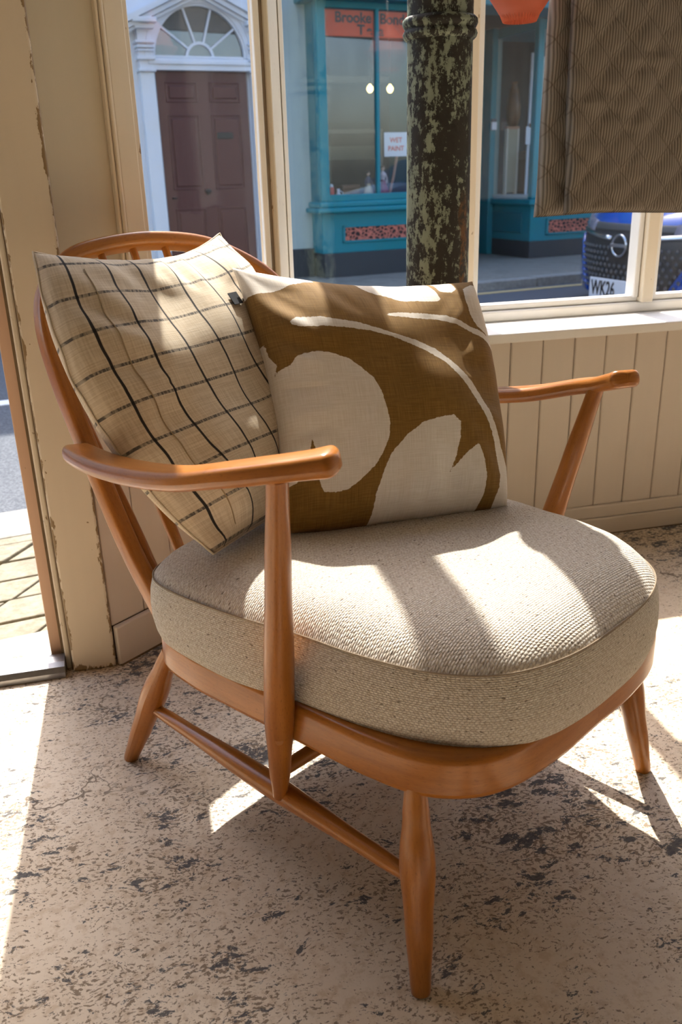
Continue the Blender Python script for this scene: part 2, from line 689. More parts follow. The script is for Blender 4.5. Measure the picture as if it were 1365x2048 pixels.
def thing(name, label, cat, loc=(0, 0, 0), rotz=0.0, group=None):
    o = bpy.data.objects.new(name, None)
    C.objects.link(o)
    o.empty_display_size = 0.05
    o.location = loc
    o.rotation_euler = (0, 0, rotz)
    return tag(o, label, cat, group)


def tag(o, label, cat, group=None, kind=None):
    o['label'] = label
    o['category'] = cat
    if group:
        o['group'] = group
    if kind:
        o['kind'] = kind
    return o


def struct(o, label=None):
    o['kind'] = 'structure'
    if label:
        o['label'] = label
    return o


def sroot(name, label=None, loc=(0, 0, 0), rotz=0.0):
    o = bpy.data.objects.new(name, None)
    C.objects.link(o)
    o.location = loc
    o.rotation_euler = (0, 0, rotz)
    return struct(o, label)


def text_obj(name, body, size, mat, parent, loc, rot, extrude=0.0005, align='CENTER', offset=0.0, xs=1.0):
    cu = bpy.data.curves.new(name, 'FONT')
    cu.body = body
    cu.size = size
    cu.extrude = extrude
    cu.offset = offset
    cu.align_x = align
    cu.align_y = 'CENTER'
    cu.materials.append(mat)
    tmp = bpy.data.objects.new(name, cu)
    C.objects.link(tmp)
    me = bpy.data.meshes.new_from_object(tmp.evaluated_get(bpy.context.evaluated_depsgraph_get()))
    bpy.data.objects.remove(tmp, do_unlink=True)
    o = bpy.data.objects.new(name, me)
    C.objects.link(o)
    o.parent = parent
    o.location = loc
    o.rotation_euler = rot
    o.scale = (xs, 1, 1)
    return o

# ================================================================== THE ROOM
# x runs along the window wall, y points out to the street, z is up
fl = prism('floor', [(-2.2, -3.4), (2.6, -3.4), (2.6, 1.92), (0.335, 1.92), (-0.09, 1.585), (-0.09, 1.62), (-2.2, 1.62)], -0.06, 0.0, FLOORM)
struct(fl, 'worn cream painted concrete floor with dark chips and cracks')
ce = box('ceiling', -2.2, 2.6, -3.4, 2.12, 3.0, 3.1, WALLM)
struct(ce, 'pale painted ceiling of the shop')
struct(box('wall_back', -2.2, 2.6, -3.5, -3.4, 0, 3.0, WALLM), 'plain cream wall behind the camera')
struct(box('wall_right', 2.6, 2.7, -3.5, 2.12, 0, 3.0, WALLM), 'plain cream wall at the right end of the window')
struct(box('wall_side', -2.3, -2.2, -3.5, 1.66, 0, 3.0, WALLM), 'plain cream wall left of the doorway')

# --- window wall: boarded dado, sill, frame
YW = 1.90
ww = sroot('wall_window', 'cream boarded dado wall under the shop window')
box('backing', 0.31, 2.6, YW + 0.012, YW + 0.05, 0, 0.53, DADO, ww)
bw = 0.0825
x = 0.872 - 7 * bw
bm = bmesh.new()
add_box(bm, 0, bw - 0.0016, 0, 0.014, 0.075, 0.52, 0.0035)
board = bm_obj('board', bm, DADO, ww, boxuv=True)
board.location = (x, YW, 0)
for i in range(1, 28):
    x += bw
    if x + bw > 2.6:
        break
    b = board.copy()
    C.objects.link(b)
    b.parent = ww
    b.location = (x, YW + random.uniform(-0.0006, 0.0006), 0)
bb = sroot('baseboard_window', 'cream skirting board below the boarded wall')
box('skirting', 0.33, 2.6, YW - 0.016, YW, 0.0, 0.046, DADO, bb, 0.003)
box('skirting_cap', 0.33, 2.6, YW - 0.011, YW, 0.046, 0.080, DADO, bb, 0.004)
box('gap_shade_strip', 0.33, 2.6, YW - 0.017, YW - 0.012, 0.0, 0.0025, BARE, bb)  # dark strip painting in the shade at the foot of the skirting
si = prism('trim_1', [(0.318, 1.886), (2.6, 1.886), (2.6, 2.09), (0.41, 2.09)], 0.517, 0.540, SILLM, None, 0.004)
struct(si, 'deep white window sill catching the sun')

# --- window frame
wf = sroot('window_1', 'cream painted shop window frame with flaking mullions')
YF = 2.045
box('bottom_rail', 0.39, 2.6, YF, YF + 0.05, 0.540, 0.566, SILLM, wf, 0.004)
box('glazing_bead', 0.39, 2.6, YF + 0.012, YF + 0.045, 0.566, 0.582, SILLM, wf, 0.004)
box('top_rail', 0.33, 2.6, YF - 0.02, YF + 0.06, 2.80, 2.90, CREAM, wf, 0.004)
for (x0, x1) in ((0.792, 0.845), (1.272, 1.338), (1.76, 1.82), (2.26, 2.32)):
    box('mullion', x0 + 0.016, x1 - 0.018, YF - 0.012, YF + 0.05, 0.566, 2.80, CREAM_WORN, wf, 0.003)
    box('glazing_bead', x0, x0 + 0.0145, YF + 0.004, YF + 0.045, 0.578, 2.80, SILLM, wf, 0.003)
    box('glazing_bead', x1 - 0.0165, x1, YF + 0.004, YF + 0.045, 0.578, 2.80, SILLM, wf, 0.003)
    box('joint', x0 + 0.0145, x0 + 0.016, YF + 0.006, YF + 0.044, 0.578, 2.80, BARE, wf)
    box('joint', x1 - 0.018, x1 - 0.0165, YF + 0.006, YF + 0.044, 0.578, 2.80, BARE, wf)
for (x0, x1) in ((0.39, 0.795), (0.842, 1.275), (1.335, 1.763), (1.817, 2.263)):
    box('pane', x0, x1, YF + 0.026, YF + 0.029, 0.578, 2.80, GLASS, wf)
struct(box('wall_front', -12, 15, 2.10, 2.2, 3.0, 5.0, flat('outside_render', (0.11, 0.115, 0.12), 0.8)), 'rendered front of the shop above the window')  # unseen; stretched along the street to block sky reflections opposite

# --- corner post between the two windows
cpst = sroot('trim_2', 'cream corner post where the two shop windows meet')
prism('post', [(0.322, 1.905), (0.334, 1.905), (0.378, 2.045), (0.378, 2.085), (0.33, 2.085), (0.300, 1.94)], 0.523, 2.9, CREAM_WORN, cpst, 0.003)
prism('glazing_bead', [(0.301, 1.893), (0.3135, 1.893), (0.3135, 1.92), (0.301, 1.92)], 0.54, 2.9, SILLM, cpst, 0.002)
prism('joint', [(0.3135, 1.896), (0.322, 1.906), (0.322, 1.93), (0.31, 1.93)], 0.54, 2.9, BARE, cpst)
prism('glazing_bead', [(0.378, 2.038), (0.389, 2.046), (0.389, 2.085), (0.378, 2.085)], 0.566, 2.9, SILLM, cpst, 0.002)

# --- canted return between the door post and the corner
SL = math.radians(38.9)
cw = sroot('wall_left', 'canted cream panelled wall between the door post and the window', (-0.095, 1.573, 0), SL)
box('backing', 0.0, 0.525, 0.02, 0.06, 0.0, 0.56, BARE, cw)
xx = 0.006
while xx < 0.50:
    w_ = min(0.083, 0.515 - xx)
    box('board', xx, xx + w_ - 0.0016, 0.003, 0.018, 0.085, 0.50, DADO, cw, 0.0025)
    xx += 0.083
box('skirting', 0.006, 0.512, -0.010, 0.004, 0.0, 0.085, DADO, cw, 0.003)
box('gap_shade_strip', 0.006, 0.512, -0.011, -0.006, 0.0, 0.004, BARE, cw)  # dark strip in place of the shade where skirting meets floor
box('sill', 0.0, 0.517, -0.004, 0.06, 0.512, 0.535, CREAM, cw, 0.004)
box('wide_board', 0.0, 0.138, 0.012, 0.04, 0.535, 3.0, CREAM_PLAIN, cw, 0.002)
box('moulding', 0.136, 0.142, 0.004, 0.03, 0.535, 3.0, CREAM, cw, 0.0025)
box('moulding', 0.143, 0.150, 0.000, 0.03, 0.535, 3.0, CREAM, cw, 0.0025)
w2 = sroot('window_2', 'narrow canted shop window beside the door', (-0.095, 1.573, 0), SL)
box('stile', 0.150, 0.193, 0.002, 0.045, 0.535, 3.0, CREAM, w2, 0.003)
box('glazing_bead', 0.1935, 0.207, 0.008, 0.045, 0.69, 2.85, CREAM_WORN, w2, 0.003)
box('bottom_rail', 0.1935, 0.508, 0.002, 0.045, 0.535, 0.708, CREAM, w2, 0.003)  # raised out of view to cut the sun patch under the chair
box('top_rail', 0.1935, 0.508, 0.002, 0.045, 2.8, 3.0, CREAM, w2, 0.003)
box('pane', 0.204, 0.508, 0.024, 0.027, 0.69, 2.81, GLASS, w2)

# --- door post and open doorway
dp = sroot('trim_3', 'worn cream door post with peeling paint along its edges')
box('post', -0.176, -0.094, 1.571, 1.66, 0.0, 3.0, POSTM, dp, 0.004)
box('bead', -0.1895, -0.1785, 1.588, 1.66, 0.0, 3.0, CREAM_WORN, dp, 0.003)
box('bare_edge', -0.1788, -0.1758, 1.583, 1.66, 0.0, 3.0, BARE, dp)
box('bare_edge', -0.1955, -0.1890, 1.600, 1.66, 0.0, 3.0, BARE, dp)
box('door_stop', -0.217, -0.195, 1.612, 1.70, -0.02, 3.0, RAWEDGE, dp, 0.002)
struct(box('wall_entrance', -2.2, -1.22, 1.571, 1.66, 0, 3.0, WALLM), 'plain wall on the far side of the doorway')
struct(box('trim_4', -1.24, -0.19, 1.571, 1.70, 2.3, 3.0, CREAM), 'head of the open doorway')
thr = sroot('trim_5', 'scuffed metal threshold strip in the open doorway')
METAL = flat('dull_metal', (0.34, 0.34, 0.35), 0.35, 0.25, 60, metal=0.9)
bm = bmesh.new()
prof = [(1.556, 0.0), (1.556, 0.012), (1.562, 0.022), (1.574, 0.027), (1.592, 0.030), (1.60, 0.030), (1.60, 0.0)]
a = [bm.verts.new((-1.22, p[0], p[1])) for p in prof]
b = [bm.verts.new((-0.190, p[0], p[1])) for p in prof]
for i in range(len(prof)):
    j = (i + 1) % len(prof)
    bm.faces.new((a[i], a[j], b[j], b[i]))
bm.faces.new(a)
bm.faces.new(b[::-1])
bm_obj('metal_bar', bm, METAL, thr)
box('plate', -1.22, -0.20, 1.60, 1.622, 0.0, 0.022, METAL, thr, 0.002)
box('board', -1.22, -0.217, 1.622, 1.655, -0.03, 0.012, paint('threshold_paint', (0.62, 0.56, 0.42), amount=0.6), thr, 0.003)

# --- cast column standing behind the chair
PX, PY = 0.560, 1.553
pl = thing('column', 'old round column with flaking green and black paint', 'column', (PX, PY, 0))
lathe('shaft', [(0.0, 0.0), (0.075, 0.0), (0.075, 0.05), (0.062, 0.07), (0.0575, 0.10), (0.0565, 0.6), (0.0545, 1.10), (0.0545, 3.0), (0.0, 3.0)], PILLARM, pl, sides=48)
lathe('ring', [(0.0540, 1.098), (0.0570, 1.0985), (0.0605, 1.102), (0.0620, 1.107), (0.0600, 1.112), (0.0580, 1.114), (0.0600, 1.117), (0.0625, 1.122), (0.0620, 1.128), (0.0580, 1.132), (0.0545, 1.133)], PILLARM, pl, sides=48)

# ================================================================== ARMCHAIR
CH = Vector((0.48377, 0.85977, 0.0))
CHR = math.radians(31.7)
ch = thing('armchair', 'wooden spindle-back armchair with curved arms, standing by the window', 'armchair', CH, CHR)
# local: x across the chair (+ = window side), y to its back, z up


def lean(a, y, z):
    """the old frame has settled a little: the window side sits lower"""
    return Vector((a, y, z - 0.055 * a * max(0.0, (z - 0.28)) / 0.33))


# seat frame: bent ring
ring = [(0.0, -0.026), (0.09, -0.026), (0.172, -0.012), (0.218, 0.030), (0.235, 0.10), (0.241, 0.22), (0.246, 0.33), (0.248, 0.42), (0.232, 0.498), (0.165, 0.532), (0.08, 0.538),
        (0.0, 0.540)]
rp = [(a, y) for a, y in ring] + [(-a, y) for a, y in ring[-2:0:-1]]
rp = catmull([Vector((a, y, 0.2735 - 0.030 * y)) for a, y in rp], 7, True)
sec = rrect(0.052, 0.058, 0.010, 3)


def out_dir(i, t):
    return Vector((t.y, -t.x, 0.0))


sweep('seat_frame', rp, sec, out_dir, WOOD, ch, closed=True)
# webbing under the cushion
for k in range(6):
    y = 0.03 + k * 0.085
    box('strap', -0.225, 0.225, y, y + 0.045, 0.272 - 0.03 * y, 0.275 - 0.03 * y, flat('webbing', (0.05, 0.045, 0.04), 0.8) if k == 0 else MATS['webbing'], ch)

legp = [(0.0, 0.0115), (0.02, 0.0125), (0.35, 0.0170), (0.62, 0.0212), (0.68, 0.0205), (0.85, 0.0160), (1.0, 0.0130)]
for s in (-1, 1):
    turned('leg', (s * 0.277, 0.0, 0.0), (s * 0.238, 0.042, 0.250), legp, WOOD, ch)
    turned('leg', (s * 0.261, 0.637, 0.0), (s * 0.236, 0.520, 0.238), legp, WOOD, ch)
    # side stretcher
    turned('stretcher', (s * 0.2475, 0.568, 0.122), (s * 0.2560, 0.030, 0.137), [(0, 0.0085), (0.1, 0.0105), (0.5, 0.0165), (0.9, 0.0110), (1, 0.0088)], WOOD, ch)
    # arm post, lapped over the rail
    up = 1 if s < 0 else -1
    ptop = Vector((s * 0.3185, 0.157, 0.600 + 0.014 * up))
    pbot = Vector((s * 0.2620, 0.253, 0.136))
    po = turned('arm_post', pbot, ptop, [(0, 0.0098), (0.12, 0.0145), (0.30, 0.0188), (0.45, 0.0185), (0.75, 0.0150), (1, 0.0118)], WOOD, ch)
    dirp = (ptop - pbot).normalized()
    pc = pbot.lerp(ptop, 0.24)
    tube('plug', [pc + Vector((s * 0.012, -0.0125, 0)), pc + Vector((s * 0.0128, -0.0133, 0))], [0.0052, 0.0050], WOOD, po, 14)
    # arm
    key = [(0.272, 0.650, 0.522), (0.292, 0.605, 0.530), (0.318, 0.500, 0.541), (0.338, 0.385, 0.556), (0.347, 0.285, 0.574), (0.342, 0.205, 0.596), (0.327, 0.155, 0.609), (0.308, 0.118, 0.620), (0.292, 0.093, 0.628)]
    dz = [0.012, 0.013, 0.015, 0.018, 0.019, 0.018, 0.017, 0.014, 0.012]
    ap = catmull([Vector((s * a, y, z + up * d)) for (a, y, z), d in zip(key, dz)], 14)
    asec = rrect(0.046, 0.023, 0.0095, 4)

    def asc(t):
        e = min(1.0, max(0.0, min(t, 1 - t)) / 0.055)
        r = math.sqrt(max(0.05, 1 - (1 - e) ** 2))
        wv = interp([(0, 0.88), (0.25, 1.06), (0.6, 0.98), (0.85, 0.92), (1, 1.02)], t)
        return (wv * r, (1.0 + 0.12 * interp([(0, 0), (0.8, 0), (1, 1)], t)) * (0.35 + 0.65 * r))

    sweep('arm', ap, asec, lambda i, t: Vector((t.y, -t.x, 0)) if True else None, WOOD, ch, scale=asc)
turned('cross_stretcher', (-0.252, 0.300, 0.1255), (0.252, 0.300, 0.1255), [(0, 0.0085), (0.1, 0.0105), (0.5, 0.0150), (0.9, 0.0105), (1, 0.0085)], WOOD, ch)

# bent back bow (reclined plane)
YB0, KB = 0.520, 0.50


def bowp(a, z):
    return Vector((a, YB0 + KB * (z - 0.27), z))


bow = [(-0.226, 0.262), (-0.236, 0.315), (-0.248, 0.405), (-0.254, 0.53), (-0.256, 0.625), (-0.249, 0.700), (-0.225, 0.752), (-0.175, 0.788), (-0.106, 0.801), (-0.018, 0.803), (0.072, 0.791),
       (0.138, 0.764), (0.190, 0.728), (0.230, 0.672), (0.246, 0.600), (0.250, 0.51), (0.247, 0.40), (0.236, 0.31), (0.226, 0.255)]
bp = catmull([bowp(a, z) for a, z in bow], 6)
bn = Vector((0, -1, KB)).normalized()
sweep('back_bow', bp, rrect(0.034, 0.0235, 0.0075, 3), lambda i, t: bn, WOOD, ch)
tops = [(-0.250, 0.640), (-0.186, 0.776), (-0.117, 0.793), (-0.058, 0.796), (0.003, 0.795), (0.064, 0.786), (0.124, 0.766), (0.182, 0.728), (0.243, 0.61)]
for k, (a, z) in enumerate(tops):
    b_ = -0.208 + k * 0.052
    turned('spindle', (b_, 0.533, 0.262), bowp(a, z), [(0, 0.0075), (0.35, 0.0098), (0.7, 0.0080), (1, 0.0062)], WOOD, ch, 12, 12)

# ------------------------------------------------------------------ seat cushion (lifts off the chair)
sc_ = thing('seat_cushion', 'thick oatmeal tweed seat cushion on the wooden armchair', 'seat cushion', CH, CHR)
co = [(0.0, -0.072), (0.10, -0.065), (0.176, -0.034), (0.224, 0.030), (0.248, 0.12), (0.262, 0.23), (0.276, 0.33), (0.285, 0.43), (0.275, 0.505), (0.222, 0.545), (0.10, 0.556), (0.0, 0.558)]
oc = catmull([Vector((a, y, 0)) for a, y in co + [(-a, y) for a, y in co[-2:0:-1]]], 9, True)
cen = Vector((0.0, 0.235, 0))
n = len(oc)
# arc length for the border UV
al = [0.0]
for i in range(n):
    al.append(al[-1] + (oc[(i + 1) % n] - oc[i]).length)


def zslope(y):
    return -0.030 * y


def cush_ring(inset, z, wob=0.0, crown=False):
    out = []
    for i in range(n + 1):
        p = oc[i % n]
        q = cen + (p - cen) * (1 - inset)
        dn = mnoise.noise(Vector((q.x * 7, q.y * 7, z * 5))) * wob
        out.append(Vector((q.x * (1 + dn), q.y * (1 + dn * 0.5), z + zslope(q.y))))
    return out


border = [(0.075, 0.292), (0.045, 0.290), (0.022, 0.298), (0.008, 0.312), (0.0, 0.332), (0.0, 0.352), (0.006, 0.372), (0.016, 0.386), (0.024, 0.3925)]
verts, uvs, faces = [], [], []
for j, (ins, z) in enumerate(border):
    for i, v in enumerate(cush_ring(ins, z, 0.03)):
        verts.append(v)
        uvs.append((al[i], z + ins * 0.25))
w = n + 1
for j in range(len(border) - 1):
    for i in range(n):
        faces.append((j * w + i, j * w + i + 1, (j + 1) * w + i + 1, (j + 1) * w + i))
faces.append(tuple(range(n))[::-1])
new_obj('border', verts, faces, TWEED, sc_, uvs, smooth=True)
verts, uvs, faces = [], [], []
ins_l = [0.024, 0.034, 0.05, 0.075, 0.11, 0.15, 0.2, 0.27, 0.35, 0.45, 0.56, 0.68, 0.8, 0.91]
for j, ins in enumerate(ins_l):
    f = (ins - 0.024)
    z = 0.3925 + 0.040 * (1 - math.exp(-f / 0.085)) + 0.004 * f
    for i, v in enumerate(cush_ring(ins, z, 0.03 * max(0, 1 - f * 6))):
        dmp = mnoise.noise(Vector((v.x * 9, v.y * 9, 3.3))) * 0.0030 + mnoise.noise(Vector((v.x * 26, v.y * 26, 1.3))) * 0.0012
        v.z += dmp * min(1, f * 14)
        # pressed down a little where the pillows sit
        v.z -= 0.006 * math.exp(-((v.y - 0.42) / 0.10) ** 2) * min(1, f * 8)
        verts.append(v)
        uvs.append((v.x, v.y))
m_ = len(ins_l)
for j in range(m_ - 1):
    for i in range(n):
        faces.append((j * w + i, j * w + i + 1, (j + 1) * w + i + 1, (j + 1) * w + i))
faces.append(tuple((m_ - 1) * w + i for i in range(n)))
new_obj('top_panel', verts, faces, TWEED, sc_, uvs, smooth=True)
pip = cush_ring(0.022, 0.3935, 0.03)[:-1]
sweep('seam', pip, [(0.0012 * math.cos(k * math.pi / 3), 0.0012 * math.sin(k * math.pi / 3)) for k in range(6)], lambda i, t: Vector((0, 0, 1)), flat('seam_crease_shade', (0.30, 0.23, 0.16), 0.9), sc_, closed=True)  # seam coloured dark to paint in the shade of the crease

# ------------------------------------------------------------------ scatter pillows


def c2w(p):
    ca, sa = math.cos(CHR), math.sin(CHR)
    return Vector((CH.x + ca * p[0] - sa * p[1], CH.y + sa * p[0] + ca * p[1], p[2]))


def pillow(name, TL, TR, BR, BL, nrm, T, sl, sr, st, sb, ff, fb, N, mat, wr, seed, sdf=None):
    TL, TR, BR, BL, nrm = map(Vector, (TL, TR, BR, BL, nrm))
    nrm.normalize()
    verts, uvs, faces = [], [], []
    idx = {}
    sd_f = []
    for side in (0, 1):
        for j in range(N + 1):
            v = j / N
            for i in range(N + 1):
                u = i / N
                rim = i in (0, N) or j in (0, N)
                if side == 1 and rim:
                    idx[(1, i, j)] = idx[(0, i, j)]
                    continue
                kv = 1 - (2 * v - 1) ** 2
                ku = 1 - (2 * u - 1) ** 2
                U = u + (1 - u) * sl * 0.5 * kv - u * sr * 0.5 * kv
                V = v + (1 - v) * st * 0.5 * ku - v * sb * 0.5 * ku
                P = (TL * (1 - U) + TR * U) * (1 - V) + (BL * (1 - U) + BR * U) * V
                e = max(0.0, (1 - abs(2 * u - 1) ** 2.6) * (1 - abs(2 * v - 1) ** 2.6))
                h = T * e ** 0.5
                # folds radiating from the seams and a few soft dents
                edge = min(u, v, 1 - u, 1 - v)
                fold = 0.0
                if edge < 0.22:
                    k = edge / 0.22
                    a_ = math.atan2(v - 0.5, u - 0.5)
                    fold = mnoise.noise(Vector((a_ * 5.5, seed, edge * 3))) * wr * math.sin(math.pi * k)
                soft = mnoise.noise(Vector((u * 3.1, v * 3.1, seed * 1.7))) * wr * 1.1 + mnoise.noise(Vector((u * 7 + seed, v * 5, 2.2))) * wr * 0.5
                soft *= min(1, edge * 9)
                cr = math.hypot(u / 0.30, (1 - v) / 0.30)
                if cr < 1:
                    soft += wr * 0.75 * (1 - cr) * math.sin(26 * (u + (1 - v) * 0.25) + 3 * math.sin(9 * v)) * min(1, edge * 16)
                q = P + nrm * (h * ff + fold + soft) if side == 0 else P - nrm * (h * fb + fold * 0.5)
                if rim:
                    q = P + nrm * mnoise.noise(Vector((u * 9, v * 9, seed))) * wr * 0.7 * min(1, 6 * min(u * (1 - u) + v * (1 - v), 0.3))
                idx[(side, i, j)] = len(verts)
                verts.append(c2w(q))
                uvs.append((u, v))
                if sdf:
                    sd_f.append(sdf(u, v) if side == 0 else -0.03)
        for j in range(N):
            for i in range(N):
                f = (idx[(side, i, j)], idx[(side, i, j + 1)], idx[(side, i + 1, j + 1)], idx[(side, i + 1, j)])
                faces.append(f if side == 0 else f[::-1])
    lo = min(verts, key=lambda p: p.z)
    o = new_obj(name, verts, faces, mat, None, uvs, smooth=True, loc=(lo.x, lo.y, lo.z))
    if sdf:
        at = o.data.attributes.new('print_distance', 'FLOAT', 'POINT')
        at.data.foreach_set('value', sd_f)
    return o, idx, [v.copy() for v in verts], lo


def poly_sd(poly, x, y):
    """signed distance to a polygon, positive inside"""
    d = 1e9
    ins = False
    m = len(poly)
    for i in range(m):
        x0, y0 = poly[i]
        x1, y1 = poly[(i + 1) % m]
        ex, ey = x1 - x0, y1 - y0
        L2 = ex * ex + ey * ey + 1e-12
        t = max(0.0, min(1.0, ((x - x0) * ex + (y - y0) * ey) / L2))
        dd = (x - x0 - ex * t) ** 2 + (y - y0 - ey * t) ** 2
        if dd < d:
            d = dd
        if (y0 > y) != (y1 > y) and x < (x1 - x0) * (y - y0) / (y1 - y0) + x0:
            ins = not ins
    d = math.sqrt(d)
    return d if ins else -d


PRINT = [
    [(-.02, 0.45), (0.019, 0.456), (0.044, 0.431), (0.081, 0.419), (0.1, 0.394), (0.138, 0.375), (0.188, 0.362), (0.244, 0.369), (0.3, 0.388), (0.344, 0.431), (0.381, 0.475), (0.4, 0.525), (0.412, 0.594), (0.419, 0.662), (0.412, 0.719), (0.381, 0.781), (0.35, 0.825), (0.294, 0.869), (0.25, 0.894), (0.2, 0.9), (0.15, 0.894), (0.138, 0.863), (0.125, 0.812), (0.125, 0.75), (0.119, 0.688), (0.113, 0.713), (0.094, 0.775), (0.069, 0.812), (0.05, 0.844), (0.025, 0.85), (-.02, 0.838)],
    [(-.02, 0.319), (0.015, 0.325), (0.019, 0.375), (0.037, 0.412), (0.019, 0.456), (-.02, 0.45)],
    [(-.02, -.12), (0.037, -.12), (0.24, -.12), (0.285, 0.002), (0.24, 0.020), (0.19, 0.042), (0.12, 0.088), (0.06, 0.112), (0.0, 0.135), (-.02, 0.12)],
    [(0.43, -.12), (0.74, -.12), (0.765, 0.04), (0.772, 0.094), (0.756, 0.106), (0.681, 0.1), (0.6, 0.094), (0.544, 0.075), (0.50, 0.045), (0.46, 0.012)],
    [(0.775, -.12), (0.875, -.12), (0.872, 0.045), (0.84, 0.062), (0.785, 0.05)],
    [(0.113, 0.25), (0.144, 0.225), (0.237, 0.212), (0.287, 0.219), (0.369, 0.225), (0.45, 0.25), (0.531, 0.281), (0.594, 0.306), (0.669, 0.344), (0.731, 0.406), (0.794, 0.481), (0.844, 0.55), (0.875, 0.619), (0.905, 0.7), (0.935, 0.769), (1.02, 0.90), (1.02, 0.97), (0.955, 0.97), (0.925, 0.87), (0.894, 0.75), (0.856, 0.662), (0.812, 0.569), (0.762, 0.494), (0.694, 0.406), (0.625, 0.356), (0.569, 0.325), (0.494, 0.287), (0.412, 0.263), (0.325, 0.256), (0.231, 0.256), (0.15, 0.269), (0.119, 0.263)],
    [(0.494, 0.169), (0.556, 0.163), (0.669, 0.169), (0.762, 0.181), (0.838, 0.212), (0.906, 0.25), (1.02, 0.33), (1.02, 0.38), (0.93, 0.30), (0.856, 0.25), (0.8, 0.225), (0.713, 0.2), (0.619, 0.194), (0.519, 0.181)],
    [(0.905, 0.05), (0.96, 0.028), (1.02, 0.03), (1.02, 0.34), (0.96, 0.285), (0.915, 0.236), (0.895, 0.17), (0.893, 0.1)],
    [(0.335, 1.14), (0.356, 0.925), (0.388, 0.838), (0.419, 0.781), (0.487, 0.713), (0.556, 0.669), (0.637, 0.65), (0.694, 0.644), (0.725, 0.675), (0.719, 0.738), (0.7, 0.806), (0.675, 0.863), (0.65, 0.897), (0.694, 0.848), (0.744, 0.802), (0.806, 0.762), (0.831, 0.819), (0.85, 0.887), (0.85, 0.956), (0.835, 0.99), (0.80, 1.14)],
    [(0.93, 0.88), (0.925, 0.93), (0.912, 0.969), (0.89, 1.14), (1.02, 1.14), (1.02, 0.9)],
]


def print_sd(u, v):
    ku = 1 - (2 * u - 1) ** 2
    v = v * (1 + 0.055 * ku) - 0.05 * (1 - 0.6 * v) * ku
    d = max(poly_sd(p, u, v) for p in PRINT)
    return max(-0.03, min(0.03, d))


gp, gi, gv, glo = pillow('check_pillow', (-.292, .655, .812), (.098, .755, .808), (.17, .50, .430), (-.222, .41, .424), (.2123, -.8058, .5528), .100, -.28, .10, .16, .02, .85, .60, 72, GRIDM, 0.013, 3.1)
tag(gp, 'cream linen pillow with black windowpane check, leaning on the chair back', 'pillow')
bp_, bi, bv, blo = pillow('printed_pillow', (-.012, .589, .770), (.303, .378, .731), (.183, .214, .420), (-.108, .394, .422), (-.417, -.7275, .545), .090, .09, -.05, .13, -.03, 1.0, .55, 120, PRINTM, 0.0095, 8.4, print_sd)
tag(bp_, 'ochre brown linen pillow printed with bold white brush shapes', 'pillow')


def rim_path(idx, vs, N, lo, off=0.0):
    keys = [(0, i, 0) for i in range(N)] + [(0, N, j) for j in range(N)] + [(0, i, N) for i in range(N, 0, -1)] + [(0, 0, j) for j in range(N, 0, -1)]
    return [vs[idx[k]] - lo for k in keys]


SEAMM = flat('seam_thread', (0.34, 0.27, 0.19), 0.9)
hexs = [(0.0016 * math.cos(k * math.pi / 3), 0.0016 * math.sin(k * math.pi / 3)) for k in range(6)]
LIN = flat('natural_linen', (0.68, 0.58, 0.43), 0.9, 0.1, 200)
LINW = flat('white_linen', (0.74, 0.68, 0.58), 0.9, 0.1, 200)
sweep('edge_seam', rim_path(gi, gv, 72, glo), hexs, lambda i, t: Vector((0.1, -0.8, 0.6)), LIN, gp, closed=True)
# hemmed opening seam running down the near side of the pillow
hp = [gv[gi[(0, 8, j)]] - glo + Vector((0.0003, -0.0006, 0.0006)) for j in range(6, 70)]
sweep('hem_seam', hp, [(0.0009 * math.cos(k * math.pi / 2), 0.0009 * math.sin(k * math.pi / 2)) for k in range(4)], lambda i, t: Vector((0, 0, 1)), flat('stitching', (0.38, 0.28, 0.16), 0.9), gp)
# folded corner tuck at the bottom
# small woven label on the pillow edge
TI, TJ = 45, 20
tgp = gv[gi[(0, TI, TJ)]] - glo
NAVY = flat('black_label', (0.010, 0.012, 0.018), 0.8)
gx = (gv[gi[(0, TI + 4, TJ)]] - gv[gi[(0, TI - 4, TJ)]]).normalized()
gy = (gv[gi[(0, TI, TJ - 4)]] - gv[gi[(0, TI, TJ + 4)]]).normalized()
gn = gx.cross(gy).normalized()
tv = []
for dx, dy in ((-0.011, -0.011), (0.010, -0.012), (0.011, 0.009), (-0.010, 0.010)):
    tv.append(tgp + gx * dx + gy * dy + gn * 0.0025)
tv2 = [p + gn * 0.0012 for p in tv]
new_obj('label_tag', tv + tv2, [(3, 2, 1, 0), (4, 5, 6, 7), (0, 1, 5, 4), (1, 2, 6, 5), (2, 3, 7, 6), (3, 0, 4, 7)], NAVY, gp)

# ================================================================== THE STREET
PSI = math.radians(10.0)
CS, SN = math.cos(PSI), math.sin(PSI)
ZP, ZR = -0.06, -0.14          # pavement and road levels


